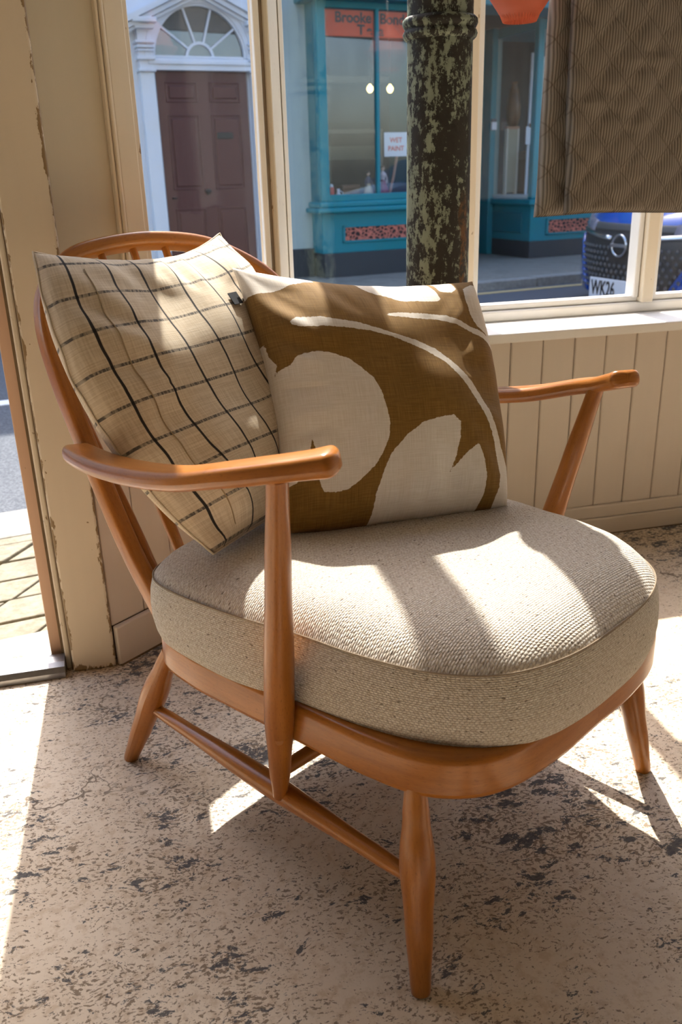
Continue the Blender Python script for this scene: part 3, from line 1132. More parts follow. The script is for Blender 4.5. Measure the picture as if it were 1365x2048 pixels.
class St:
    """a thing built in street coordinates: s along the street, t across it"""

    def __init__(self, name, label, cat, s, t, z, group=None, structure=False):
        loc = (CS * s - SN * t, SN * s + CS * t, z)
        self.o = sroot(name, label, loc, PSI) if structure else thing(name, label, cat, loc, PSI, group)
        self.off = Vector((-s, -t, -z))

    def fix(self, ob, sub=None):
        ob.parent = sub or self.o
        ob.location = Vector((0, 0, 0)) if sub else self.off
        return ob

    def box(self, name, s0, s1, t0, t1, z0, z1, mat, bev=0.0, sub=None):
        return self.fix(box(name, s0, s1, t0, t1, z0, z1, mat, None, bev), sub)

    def prism_sz(self, name, poly, t0, t1, mat, bev=0.0, sub=None):
        """polygon in (s, z) extruded across t"""
        bm = bmesh.new()
        a = [bm.verts.new((p[0], t0, p[1])) for p in poly]
        b = [bm.verts.new((p[0], t1, p[1])) for p in poly]
        k = len(poly)
        fs = [bm.faces.new(a), bm.faces.new(b[::-1])]
        for i in range(k):
            fs.append(bm.faces.new((a[i], b[i], b[(i + 1) % k], a[(i + 1) % k])))
        if bev:
            bmesh.ops.bevel(bm, geom=list({e for f in fs for e in f.edges}), offset=bev, segments=1, profile=0.5, affect='EDGES')
        return self.fix(bm_obj(name, bm, mat, None, boxuv=True), sub)

    def arc(self, name, cx, cz, r0, r1, t0, t1, mat, a0=0.0, a1=180.0, k=28, sub=None):
        pts = [(cx + r1 * math.cos(math.radians(a0 + (a1 - a0) * i / k)), cz + r1 * math.sin(math.radians(a0 + (a1 - a0) * i / k))) for i in range(k + 1)]
        inn = [(cx + r0 * math.cos(math.radians(a0 + (a1 - a0) * i / k)), cz + r0 * math.sin(math.radians(a0 + (a1 - a0) * i / k))) for i in range(k + 1)]
        bm = bmesh.new()
        rows = []
        for (o_, i_) in zip(pts, inn):
            rows.append([bm.verts.new((o_[0], t0, o_[1])), bm.verts.new((i_[0], t0, i_[1])), bm.verts.new((i_[0], t1, i_[1])), bm.verts.new((o_[0], t1, o_[1]))])
        for p, q in zip(rows, rows[1:]):
            for j in range(4):
                bm.faces.new((p[j], p[(j + 1) % 4], q[(j + 1) % 4], q[j]))
        bm.faces.new(rows[0])
        bm.faces.new(rows[-1][::-1])
        return self.fix(bm_obj(name, bm, mat, None), sub)

    def tube(self, name, pts, radii, mat, sides=12, sub=None):
        return self.fix(tube(name, pts, radii, mat, None, sides), sub)

    def lathe(self, name, prof, mat, at, sides=20, sub=None):
        return self.fix(lathe(name, prof, mat, None, at, sides), sub)

    def text(self, name, body, size, mat, at, extrude=0.001, offset=0.0, xs=1.0, rotz=0.0, sub=None):
        o = text_obj(name, body, size, mat, None, at, (math.pi / 2, 0, rotz), extrude, 'CENTER', offset, xs)
        o.parent = sub or self.o
        o.location = Vector(at) if sub else Vector(at) + self.off
        return o


# materials of the street
def asphalt():
    m = Mat('asphalt', rough=0.85, spec=0.3)
    ob = m.obj()
    n1 = m.noise(ob, 110, 4, 0.7)
    n2 = m.noise(ob, 1.5, 3)
    m.color(m.mix(m.step(n1, 0.35, 0.7), m.mix(n2, (0.055, 0.062, 0.078), (0.075, 0.083, 0.10)), (0.15, 0.16, 0.18)))
    m.bump(n1, 0.6, 0.006)
    return m.m


def stone(name, c1, c2, sc=40):
    m = Mat(name, rough=0.8, spec=0.3)
    ob = m.obj()
    n1 = m.noise(ob, sc, 5, 0.65)
    n2 = m.noise(ob, 6, 3)
    c = m.mix(m.step(n1, 0.3, 0.7), c1, c2)
    c = m.mix(m.math('MULTIPLY', m.step(n2, 0.5, 0.7), 0.4), c, tuple(v * 0.7 for v in c1))
    m.color(c)
    m.bump(n1, 0.5, 0.004)
    return m.m


ASPH = asphalt()
KERB = stone('kerb_stone', (0.30, 0.285, 0.25), (0.44, 0.42, 0.37))
FLAG = stone('paving_stone', (0.19, 0.165, 0.115), (0.30, 0.26, 0.19))
FARPAVE = stone('far_paving', (0.19, 0.185, 0.165), (0.27, 0.26, 0.23))
MORTAR = stone('paving_joint', (0.06, 0.065, 0.03), (0.11, 0.11, 0.055))
TEAL = paint('teal_paint', (0.006, 0.225, 0.285), chip=(0.02, 0.15, 0.19), amount=0.82)
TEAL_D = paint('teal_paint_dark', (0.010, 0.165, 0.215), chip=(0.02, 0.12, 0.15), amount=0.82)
PALEWALL = flat('pale_render', (0.47, 0.58, 0.58), 0.8, 0.05, 12)
WHITEB = paint('white_woodwork', (0.74, 0.79, 0.86), chip=(0.6, 0.62, 0.65), amount=0.85)
REDDOOR = flat('oxblood_gloss', (0.082, 0.014, 0.013), 0.35, 0.06, 4)
PLINTH = flat('black_plinth', (0.035, 0.042, 0.05), 0.6, 0.2, 20)
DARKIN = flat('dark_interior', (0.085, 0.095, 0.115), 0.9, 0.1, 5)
ORANGE = flat('orange_board', (0.86, 0.085, 0.012), 0.55, 0.05, 12)
BLACKP = flat('black_print', (0.02, 0.016, 0.016), 0.6, 0.1)
WHITEP = flat('white_card', (0.80, 0.82, 0.88), 0.7, 0.03)
REDP = flat('red_print', (0.75, 0.10, 0.09), 0.7, 0.05)
BRASS = flat('dark_brass', (0.030, 0.026, 0.022), 0.4, 0.2)
STICK = flat('pale_stick', (0.45, 0.25, 0.16), 0.7, 0.15)

# --- ground
rd = St('road', 'grey asphalt road outside the shop', None, 0, 5, ZR, structure=True)
rd.box('asphalt', -14, 22, 2.76, 6.86, ZR - 0.1, ZR, ASPH)
rd.box('centre_line', -2.2, 0.9, 4.58, 4.68, ZR, ZR + 0.004, WHITEP)
rd.box('yellow_line', -8, 18, 6.68, 6.76, ZR, ZR + 0.004, flat('yellow_line', (0.55, 0.42, 0.20), 0.8, 0.15))
fp = St('far_pavement', 'grey pavement below the shops across the road', None, 0, 7, ZP, structure=True)
fp.box('paving', -14, 22, 7.02, 11.5, ZP - 0.2, ZP, FARPAVE)
for k in range(22):
    fp.box('kerb_stone', -4 + k * 0.75, -4 + k * 0.75 + 0.742, 6.86, 7.02, ZP - 0.2, ZP + 0.002 - 0.002 * (k % 3), stone('far_kerb', (0.23, 0.23, 0.22), (0.33, 0.33, 0.31)) if k == 0 else bpy.data.materials['far_kerb'], 0.008)
npv = St('near_pavement', 'sunlit stone pavement just outside the open door', None, 0, 2, ZP, structure=True)
npv.box('bedding', -14, 22, 1.3, 2.76, ZP - 0.2, ZP - 0.014, MORTAR)
for k in range(14):
    npv.box('kerb_stone', -2.6 + k * 0.62, -2.6 + k * 0.62 + 0.612, 2.53, 2.755, ZP - 0.15, ZP + 0.004, KERB, 0.012)
row_t = 1.86
ri = 0
while row_t < 2.50:
    d = 0.125
    for k in range(9):
        s0 = -1.05 + k * 0.215 + (ri % 2) * 0.10
        sk = 0.10
        poly = [(s0, row_t), (s0 + 0.205, row_t), (s0 + 0.205 + sk, row_t + d - 0.010), (s0 + sk, row_t + d - 0.010)]
        npv.fix(prism('paving_stone', poly, ZP - 0.05, ZP + random.uniform(-0.003, 0.003), FLAG, None, 0.004))
    row_t += d
    ri += 1
npv.box('slab', -1.5, 0.6, 1.66, 1.85, ZP - 0.1, ZP + 0.03, KERB, 0.01)

# --- terrace wall opposite
tw = St('wall_far', 'pale blue-green rendered house front across the road', None, 0, 8.3, ZP, structure=True)
tw.box('render', -8, 3.36, 8.3, 8.7, ZP, 5.1, PALEWALL)
tw.box('upper_render', 3.36, 16, 8.4, 8.8, 2.78, 5.1, PALEWALL)
tw.box('pilaster', 3.06, 3.12, 8.285, 8.3, 0.205, 2.6, PALEWALL, 0.004)
tw.box('plinth', 2.93, 3.355, 8.265, 8.3, ZP, 0.205, PLINTH)
tw.box('plinth', -8, 1.70, 8.265, 8.3, ZP, 0.205, PLINTH)

# --- panelled front door with fanlight
dr = St('door_1', 'dark red panelled front door across the road', None, 2.35, 8.28, ZP, structure=True)
DS0, DS1, DZ1 = 1.945, 2.765, 1.745
leaf = dr.box('leaf', DS0, DS1, 8.262, 8.30, ZP + 0.04, DZ1, REDDOOR)
for (a0, a1, b0, b1) in ((2.02, 2.30, 1.50, 1.66), (2.41, 2.69, 1.50, 1.66), (2.02, 2.30, 0.78, 1.40), (2.41, 2.69, 0.78, 1.40), (2.02, 2.30, 0.10, 0.62), (2.41, 2.69, 0.10, 0.62)):
    bmp = bmesh.new()
    add_box(bmp, a0 + 0.03, a1 - 0.03, 8.252, 8.27, b0 + 0.03, b1 - 0.03, 0.006)
    dr.fix(bm_obj('panel', bmp, REDDOOR), leaf)
    for (c0, c1, e0, e1) in ((a0, a1, b1 - 0.012, b1), (a0, a1, b0, b0 + 0.012), (a0, a0 + 0.012, b0, b1), (a1 - 0.012, a1, b0, b1)):
        bmp = bmesh.new()
        add_box(bmp, c0, c1, 8.255, 8.266, e0, e1, 0.003)
        dr.fix(bm_obj('moulding', bmp, REDDOOR), leaf)
dr.box('letter_plate', 2.45, 2.60, 8.245, 8.256, 1.20, 1.255, BRASS, 0.004)
dr.lathe('knob', [(0, 0), (0.012, 0), (0.016, 0.012), (0.028, 0.022), (0.030, 0.034), (0.02, 0.046), (0, 0.05)], BRASS, (2.33, 8.245, 0.735))
dr.lathe('keyhole', [(0, 0), (0.022, 0), (0.022, 0.012), (0, 0.014)], BRASS, (2.015, 8.245, 0.71))
su = St('trim_6', 'white classical door surround with arched fanlight and pediment', None, 2.35, 8.2, ZP, structure=True)
FC, FZ = 2.345, 1.845
su.box('wall_panel', 1.70, 3.00, 8.27, 8.299, ZP, 2.75, WHITEB)
su.box('transom', 1.89, 2.82, 8.20, 8.275, DZ1, FZ - 0.005, WHITEB, 0.006)
su.box('transom_bead', 1.88, 2.83, 8.185, 8.205, DZ1 + 0.045, DZ1 + 0.075, WHITEB, 0.005)
for (a0, a1) in ((1.80, 1.925), (2.785, 2.91)):
    su.box('pilaster', a0, a1, 8.19, 8.275, ZP, 1.73, WHITEB, 0.008)
    su.box('pilaster_base', a0 - 0.015, a1 + 0.015, 8.175, 8.275, ZP, 0.10, WHITEB, 0.006)
    for (z0, z1, e) in ((1.73, 1.755, 0.012), (1.82, 1.845, 0.014), (1.885, 1.90, 0.008), (1.91, 1.93, 0.014), (1.945, 1.965, 0.02)):
        su.box('capital_moulding', a0 - e, a1 + e, 8.18 - e, 8.275, z0, z1, WHITEB, 0.004)
    su.box('capital_block', a0 + 0.005, a1 - 0.005, 8.195, 8.275, 1.755, 2.09, WHITEB, 0.004)
    su.box('cornice_block', a0 - 0.04, a1 + 0.04, 8.10, 8.275, 2.09, 2.13, WHITEB, 0.008)
    su.box('cornice_block', a0 - 0.02, a1 + 0.02, 8.14, 8.275, 2.05, 2.09, WHITEB, 0.008)
for sg in (-1, 1):
    for (o0, o1, tt) in ((0.0, 0.045, 8.10), (0.05, 0.09, 8.13), (0.095, 0.12, 8.16)):
        e = 2.355 + sg * 0.64
        poly = [(e, 2.13 - o0), (2.355, 2.42 - o0), (2.355, 2.42 - o1), (e, 2.13 - o1)]
        su.prism_sz('raking_cornice', poly if sg < 0 else poly[::-1], tt, 8.275, WHITEB)
su.arc('arch_band', FC, FZ, 0.415, 0.47, 8.20, 8.275, WHITEB)
su.arc('arch_moulding', FC, FZ, 0.46, 0.485, 8.185, 8.275, WHITEB)
su.arc('arch_moulding', FC, FZ, 0.395, 0.416, 8.215, 8.275, WHITEB)
fan = St('window_3', 'arched fanlight with radiating glazing bars over the red door', None, 2.35, 8.25, FZ, structure=True)
fan.box('base_bar', FC - 0.395, FC + 0.395, 8.225, 8.27, FZ - 0.002, FZ + 0.016, WHITEB, 0.003)
fan.arc('hub_bar', FC, FZ, 0.105, 0.128, 8.23, 8.268, WHITEB)
for ang in (36, 72, 108, 144):
    c_, s_ = math.cos(math.radians(ang)), math.sin(math.radians(ang))
    px_, pz_ = -s_ * 0.0085, c_ * 0.0085
    r0, r1 = 0.125, 0.398
    poly = [(FC + c_ * r0 + px_, FZ + s_ * r0 + pz_), (FC + c_ * r0 - px_, FZ + s_ * r0 - pz_), (FC + c_ * r1 - px_, FZ + s_ * r1 - pz_), (FC + c_ * r1 + px_, FZ + s_ * r1 + pz_)]
    fan.prism_sz('glazing_bar', poly, 8.232, 8.268, WHITEB)
fan.arc('hall_dark_sheet', FC, FZ, 0.001, 0.40, 8.262, 8.27, flat('fanlight_dark', (0.055, 0.06, 0.055), 0.6, 0.3, 6))  # flat dark sheet painting in the unlit hall behind the glass
fan.arc('pane', FC, FZ, 0.001, 0.40, 8.248, 8.251, GLASS2)
bl = St('bell_push', 'small dark bell push on the white door surround', 'bell push', 2.825, 8.19, 1.0)
bl.box('plate', 2.812, 2.838, 8.178, 8.19, 0.98, 1.06, BLACKP, 0.004)
bl.lathe('button', [(0, 0), (0.008, 0), (0.008, 0.006), (0, 0.007)], BRASS, (2.825, 8.176, 1.02))
wb = St('wall_box', 'small dark grey box fixed high on the pale wall', 'wall box', 3.02, 8.28, 2.12)
wb.box('case', 2.985, 3.055, 8.21, 8.30, 2.12, 2.30, flat('grey_box', (0.09, 0.11, 0.13), 0.5), 0.008)
wb.box('lid', 2.978, 3.062, 8.205, 8.30, 2.29, 2.31, MATS['grey_box'], 0.004)

# --- teal shop front opposite: left display window
sh = St('shopfront', 'teal painted shopfront with display window across the road', 'shopfront', 4.0, 8.1, ZP)
F0 = 8.05
sh.box('plinth', 3.37, 4.80, F0 - 0.015, 8.4, ZP, 0.165, PLINTH, 0.004)
sh.box('stall_riser', 3.36, 4.80, F0, 8.4, 0.165, 0.535, TEAL, 0.004)
for (a0, a1, z0, z1) in ((3.57, 4.62, 0.255, 0.275), (3.57, 4.62, 0.395, 0.415), (3.57, 3.595, 0.255, 0.415), (4.60, 4.62, 0.255, 0.415)):
    sh.box('vent_frame', a0, a1, F0 - 0.012, F0, z0, z1, TEAL, 0.003)


def make_grille():
    m = Mat('red_fretwork', rough=0.7)
    ob = m.obj()
    v = m.voro(m.vmul(ob, (1, 1, 1.2)), 24, 'DISTANCE_TO_EDGE')
    n = m.noise(ob, 30, 3)
    msk = m.step(m.math('ADD', v, m.math('MULTIPLY', n, 0.12)), 0.15, 0.20)
    m.color(m.mix(msk, (0.64, 0.19, 0.13), (0.035, 0.012, 0.012)))
    m.bump(m.math('SUBTRACT', 1.0, msk), 0.6, 0.01)
    return m.m


GRILLE = make_grille()
sh.box('vent_grille', 3.59, 4.60, F0 - 0.004, F0 + 0.002, 0.27, 0.40, GRILLE)
sh.box('sill', 3.30, 4.86, F0 - 0.07, 8.4, 0.535, 0.58, TEAL, 0.012)
sh.box('sill_moulding', 3.33, 4.83, F0 - 0.04, 8.4, 0.58, 0.635, TEAL, 0.015)
sh.box('bottom_rail', 3.36, 4.80, F0 - 0.01, F0 + 0.06, 0.635, 0.695, TEAL, 0.006)
sh.box('corner_post', 3.36, 3.45, F0 - 0.012, F0 + 0.08, 0.635, 2.32, TEAL, 0.012)
sh.box('corner_post', 4.72, 4.80, F0 - 0.012, F0 + 0.08, 0.635, 2.32, TEAL, 0.012)
sh.box('side_panel', 3.36, 3.40, F0 + 0.08, 8.4, 0.635, 2.32, TEAL_D)
sh.box('window_bar', 3.945, 3.98, F0 - 0.008, F0 + 0.04, 0.69, 2.26, TEAL, 0.008)
sh.box('head_rail', 3.36, 4.80, F0 - 0.01, F0 + 0.07, 2.245, 2.34, TEAL, 0.008)
sh.box('fascia', 3.34, 9.2, F0 - 0.03, 8.4, 2.36, 2.80, TEAL, 0.006)
sh.box('cornice', 3.26, 9.3, F0 - 0.13, 8.4, 2.30, 2.36, TEAL_D, 0.015)
sh.box('cornice', 3.22, 9.3, F0 - 0.17, 8.4, 2.80, 2.88, TEAL_D, 0.015)
sh.box('pane', 3.45, 3.946, F0 + 0.02, F0 + 0.024, 0.69, 2.25, GLASS2)
sh.box('pane', 3.979, 4.72, F0 + 0.02, F0 + 0.024, 0.69, 2.25, GLASS2)
si_ = St('wall_shop_inside', 'dim inside walls of the teal shop', None, 5.5, 9.5, ZP, structure=True)
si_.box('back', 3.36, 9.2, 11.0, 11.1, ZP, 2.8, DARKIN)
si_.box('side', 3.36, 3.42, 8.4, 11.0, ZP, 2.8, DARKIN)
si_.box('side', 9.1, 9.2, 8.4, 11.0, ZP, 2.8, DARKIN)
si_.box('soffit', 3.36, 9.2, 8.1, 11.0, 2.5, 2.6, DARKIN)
si_.box('display_floor', 3.42, 4.80, F0 + 0.06, 8.95, 0.60, 0.64, flat('display_shelf', (0.26, 0.24, 0.22), 0.7))
si_.box('display_floor', 6.05, 9.1, 8.45, 9.2, 0.50, 0.55, MATS['display_shelf'])
# sash window and ledge seen at the back of the display
bw_ = St('room_divider', 'pale framed glazed screen behind the display', 'screen', 4.1, 9.6, ZP)
PALEF = flat('pale_frame', (0.36, 0.36, 0.35), 0.7)
bw_.box('ledge', 3.42, 4.9, 9.58, 9.72, 1.80, 1.86, PALEF, 0.004)
bw_.box('frame', 3.65, 3.72, 9.6, 9.68, 1.86, 2.4, PALEF)
bw_.box('frame', 4.66, 4.73, 9.6, 9.68, 1.86, 2.4, PALEF)
bw_.box('frame', 3.55, 3.61, 9.6, 9.68, ZP, 1.33, PALEF)
bw_.box('frame', 4.72, 4.78, 9.6, 9.68, ZP, 1.33, PALEF)
bw_.box('rail', 3.55, 4.78, 9.6, 9.68, 1.29, 1.33, PALEF)
bw_.box('rail', 3.61, 4.72, 9.61, 9.66, 1.02, 1.16, flat('sage_panel', (0.20, 0.23, 0.19), 0.7))
bw_.box('board', 3.70, 4.66, 9.62, 9.66, 1.40, 1.72, flat('blue_grey_board', (0.055, 0.065, 0.09), 0.6, 0.3, 9))

sg = St('orange_sign', 'orange sign board with black lettering in the teal shop window', 'sign', 4.05, F0 + 0.05, 2.03)
sg.box('board', 3.455, 4.70, F0 + 0.040, F0 + 0.055, 2.03, 2.24, ORANGE, 0.002)
sg.text('lettering', 'Brooke', 0.118, BLACKP, (3.742, F0 + 0.037, 2.178), 0.001, 0.003, 1.02)
sg.text('lettering', 'Bond', 0.118, BLACKP, (4.135, F0 + 0.037, 2.175), 0.001, 0.003, 1.02)
sg.text('lettering', 'T', 0.112, BLACKP, (3.818, F0 + 0.037, 2.082), 0.001, 0.004, 1.05)
sg.text('lettering', 'e', 0.112, BLACKP, (3.902, F0 + 0.037, 2.078), 0.001, 0.004, 1.05)
sg.text('lettering', 'a', 0.112, BLACKP, (4.022, F0 + 0.037, 2.075), 0.001, 0.004, 1.05)
nt_ = St('notice', 'white notice with red lettering on a thin wooden stake', 'notice', 4.16, F0 + 0.12, 0.64)
nt_.box('card', 4.075, 4.33, F0 + 0.10, F0 + 0.106, 1.02, 1.235, WHITEP, 0.001)
nt_.text('lettering', 'WET', 0.062, REDP, (4.20, F0 + 0.098, 1.165), 0.0005, 0.001)
nt_.text('lettering', 'PAINT', 0.062, REDP, (4.20, F0 + 0.098, 1.09), 0.0005, 0.001)
nt_.tube('stake', [(4.225, F0 + 0.115, 1.06), (4.19, F0 + 0.13, 0.85), (4.14, F0 + 0.15, 0.64)], [0.014, 0.014, 0.014], STICK, 8)

# little things standing in the display
fg = St('red_canister', 'small red canister at the left end of the shop display', 'canister', 3.53, 8.2, 0.64)
fg.lathe('body', [(0, 0), (0.024, 0), (0.026, 0.01), (0.026, 0.11), (0.020, 0.122), (0, 0.122)], REDP, (3.53, 8.2, 0.64))
fg.lathe('lid', [(0.018, 0.120), (0.018, 0.14), (0.008, 0.148), (0, 0.15)], WHITEP, (3.53, 8.2, 0.64))
fg = St('white_jug', 'small white jug beside the red canister in the display', 'jug', 3.60, 8.2, 0.64)
fg.lathe('body', [(0, 0), (0.020, 0), (0.026, 0.02), (0.024, 0.05), (0.014, 0.08), (0.017, 0.105), (0.0, 0.10)], WHITEP, (3.60, 8.2, 0.64))
fg.tube('handle', [(3.62, 8.2, 0.725), (3.65, 8.2, 0.71), (3.645, 8.2, 0.68), (3.622, 8.2, 0.665)], [0.005] * 4, WHITEP, 8)
fg = St('wooden_box', 'brown wooden box in the teal shop window display', 'box', 3.79, 8.26, 0.64)
WBX = flat('brown_box', (0.14, 0.065, 0.035), 0.6, 0.2)
fg.box('body', 3.65, 3.83, 8.2, 8.36, 0.64, 0.735, WBX, 0.006)
fg.box('lid', 3.645, 3.835, 8.195, 8.365, 0.735, 0.775, WBX, 0.008)
DRESS = [(0, 0), (0.062, 0.0), (0.060, 0.02), (0.040, 0.09), (0.018, 0.15), (0.020, 0.17), (0.026, 0.19), (0.024, 0.205), (0.009, 0.215), (0.008, 0.225)]
for (nm, lb, s_, col, top, sc2) in (('doll', 'doll in a burgundy dress beside the window bar', 4.055, (0.20, 0.012, 0.035), (0.62, 0.50, 0.50), 1.15), ('doll', 'doll in a cream dress beside the brown box', 3.90, (0.50, 0.42, 0.30), (0.10, 0.10, 0.16), 0.95)):
    fg = St(nm, lb, 'doll', s_, 8.15, 0.64, 'dolls in the shop display')
    fg.lathe('dress', [(r * sc2, z * sc2) for r, z in DRESS[:5]], flat('dress_' + str(s_), col, 0.8, 0.2), (s_, 8.15, 0.64))
    fg.lathe('bodice', [(r * sc2, z * sc2) for r, z in DRESS[4:]], flat('bodice_' + str(s_), top, 0.8, 0.2), (s_, 8.15, 0.64))
    for q in (-1, 1):
        fg.tube('arm', [(s_ + q * 0.024 * sc2, 8.15, 0.64 + 0.198 * sc2), (s_ + q * 0.038 * sc2, 8.145, 0.64 + 0.16 * sc2), (s_ + q * 0.030 * sc2, 8.13, 0.64 + 0.125 * sc2)], [0.008, 0.007, 0.006], bpy.data.materials['bodice_' + str(s_)], 8)
    hd = fg.lathe('head', [(0, 0.0), (0.012, 0.004), (0.019, 0.018), (0.018, 0.032), (0.010, 0.042), (0, 0.045)], flat('doll_skin', (0.62, 0.42, 0.33), 0.6) if nm and 'doll_skin' not in MATS else MATS['doll_skin'], (s_, 8.15, 0.64 + 0.222 * sc2))
    fg.lathe('hair', [(0.0202, 0.020), (0.0215, 0.032), (0.014, 0.046), (0, 0.05)], BLACKP if s_ < 4 else WBX, (s_, 8.153, 0.64 + 0.222 * sc2), sub=None)
GLOW = emit('warm_bulb', (1.0, 0.74, 0.22), 9.0)
for (s_, lb) in ((4.22, 'glowing bulb hanging left of its twin in the shop'), (4.445, 'glowing bulb hanging nearer the column side in the shop')):
    fg = St('pendant_bulb', lb, 'lamp', s_, 8.75, 1.66, 'glowing bulbs in the shop opposite')
    fg.lathe('bulb', [(0, -0.035), (0.018, -0.028), (0.032, -0.005), (0.030, 0.018), (0.014, 0.035), (0.010, 0.045)], GLOW, (s_, 8.75, 1.66))
    fg.tube('flex', [(s_, 8.75, 1.70), (s_, 8.75, 2.5)], [0.006, 0.006], BLACKP, 6)

# --- recessed entrance and right-hand display
en = St('door_2', 'teal glazed shop door set back in the entrance', None, 5.4, 9.3, ZP, structure=True)
en.box('leaf', 4.86, 5.90, 9.34, 9.40, ZP, 2.2, TEAL)
en.box('panel', 4.98, 5.5, 9.325, 9.345, 0.1, 0.8, TEAL_D, 0.01)
en.box('jamb', 5.44, 5.52, 9.26, 9.40, ZP, 2.3, TEAL, 0.01)
en.box('jamb', 5.58, 5.66, 9.20, 9.40, ZP, 2.3, TEAL, 0.01)
en.box('jamb', 5.90, 5.972, 9.13, 9.28, ZP, 2.3, TEAL, 0.008)
en.box('jamb', 5.74, 6.02, 9.28, 9.42, ZP, 2.3, TEAL_D, 0.01)
en.box('side_wall', 4.76, 4.80, 8.4, 9.4, ZP, 2.4, TEAL_D)
sw = St('door_buzzer', 'white buzzer fixed to the teal door jamb', 'buzzer', 5.935, 9.12, 1.29)
sw.box('case', 5.902, 5.968, 9.10, 9.13, 1.285, 1.37, WHITEP, 0.006)
sw.box('cap', 5.907, 5.963, 9.105, 9.13, 1.37, 1.40, flat('grey_cap', (0.10, 0.11, 0.13), 0.5), 0.004)

s2 = St('shopfront', 'teal display window with red vent behind the blue car', 'shopfront', 7.2, 8.5, ZP)
R0, G0 = 5.98, 8.40
s2.box('plinth', R0 - 0.01, 9.1, G0 - 0.015, 9.3, ZP, 0.12, PLINTH, 0.004)
s2.box('stall_riser', R0, 9.1, G0, 9.3, 0.12, 0.50, TEAL, 0.004)
s2.box('side_panel', R0 - 0.012, R0, 8.55, 9.15, 0.20, 0.42, TEAL_D, 0.008)
s2.box('vent_grille', 6.22, 8.3, G0 - 0.008, G0 + 0.002, 0.20, 0.335, GRILLE)
for (a0, a1, z0, z1) in ((6.19, 8.33, 0.18, 0.20), (6.19, 8.33, 0.335, 0.355), (6.19, 6.22, 0.18, 0.355)):
    s2.box('vent_frame', a0, a1, G0 - 0.014, G0, z0, z1, TEAL, 0.003)
s2.box('sill', R0 - 0.05, 9.1, G0 - 0.05, 9.3, 0.50, 0.56, TEAL, 0.012)
s2.box('bottom_rail', R0, 9.1, G0, 9.3, 0.56, 0.60, flat('worn_white_rail', (0.55, 0.60, 0.62), 0.6), 0.006)
s2.box('corner_post', R0 - 0.005, R0 + 0.07, G0 - 0.01, G0 + 0.07, 0.56, 2.3, TEAL, 0.01)
s2.box('rear_post', R0 - 0.005, R0 + 0.06, 9.15, 9.28, 0.56, 2.3, flat('pale_teal', (0.22, 0.36, 0.36), 0.5), 0.01)
s2.box('head_rail', R0, 9.1, G0, 9.3, 2.2, 2.3, TEAL, 0.01)
s2.box('side_pane', R0 + 0.02, R0 + 0.024, G0 + 0.07, 9.15, 0.60, 2.2, GLASS2)
s2.box('pane', R0 + 0.07, 9.0, G0 + 0.02, G0 + 0.024, 0.60, 2.2, GLASS2)
it = St('curtain_panel', 'cream panel standing inside the right display window', 'panel', 6.14, 9.06, 0.55)
it.box('board', 6.08, 6.215, 9.05, 9.08, 0.62, 1.30, flat('cream_panel', (0.42, 0.38, 0.27), 0.8), 0.004)
it.box('frame', 6.065, 6.23, 9.04, 9.09, 1.29, 1.32, STICK, 0.003)
it.box('frame', 6.21, 6.23, 9.04, 9.09, 0.56, 1.30, LINW, 0.003)
it.box('frame', 6.065, 6.085, 9.04, 9.09, 0.56, 1.30, LINW, 0.003)
it = St('brown_vase', 'tall brown vase on the cream panel', 'vase', 6.15, 9.06, 1.32)
it.lathe('body', [(0, 0), (0.05, 0), (0.075, 0.08), (0.08, 0.2), (0.05, 0.36), (0.03, 0.42), (0.04, 0.45), (0, 0.44)], flat('brown_glaze', (0.15, 0.065, 0.02), 0.35, 0.3), (6.15, 9.06, 1.32))
it = St('white_pole', 'white pole upright in the right display window', 'pole', 6.12, 8.72, 0.55)
it.tube('shaft', [(6.125, 8.72, 0.55), (6.135, 8.72, 2.02)], [0.016, 0.016], WHITEP, 10)
it.lathe('foot', [(0, 0), (0.06, 0), (0.06, 0.012), (0.02, 0.02), (0.0, 0.02)], WHITEP, (6.125, 8.72, 0.55))
it = St('price_card', 'white card clipped to the pole in the right display', 'card', 6.12, 8.70, 1.10)
it.box('card', 6.075, 6.175, 8.69, 8.695, 1.12, 1.30, WHITEP, 0.001)
it.box('clip', 6.115, 6.140, 8.685, 8.70, 1.29, 1.33, WBX, 0.002)
it = St('wooden_chest', 'dark brown chest low in the right display window', 'chest', 6.5, 9.0, 0.55)
it.box('body', 6.27, 6.72, 8.85, 9.15, 0.55, 0.98, WBX, 0.01)
it.box('lid', 6.26, 6.73, 8.84, 9.16, 0.98, 1.06, WBX, 0.012)
it.box('strap', 6.37, 6.40, 8.835, 8.85, 0.55, 1.06, BRASS, 0.002)

# --- blue car parked facing left
car = St('car', 'bright blue hatchback parked by the far kerb, seen from the front', 'car', 4.6, 5.3, ZR)
CARB = Mat('blue_car_paint', rough=0.25, spec=0.6, coat=1.0)
CARB.color(CARB.mix(CARB.noise(CARB.obj(), 3), (0.004, 0.075, 0.42), (0.006, 0.09, 0.50)))
CARB = CARB.m
CDARK = flat('car_grille_black', (0.022, 0.025, 0.03), 0.45, 0.2)
CHROME = flat('chrome', (0.62, 0.63, 0.66), 0.18, 0.05, metal=1.0)
TYRE = flat('tyre', (0.02, 0.02, 0.02), 0.85)
CT, CHW = 5.30, 0.88


def nose(tt, z, off=0.0):
    """front surface of the car: s at lateral position tt (-1..1) and height z"""
    zz = z - ZR
    return 4.60 - off + 0.36 * abs(tt) ** 2.3 + 0.10 * max(0, (zz - 0.42) / 0.28) ** 2 + 0.10 * max(0, (0.22 - zz) / 0.22) ** 2


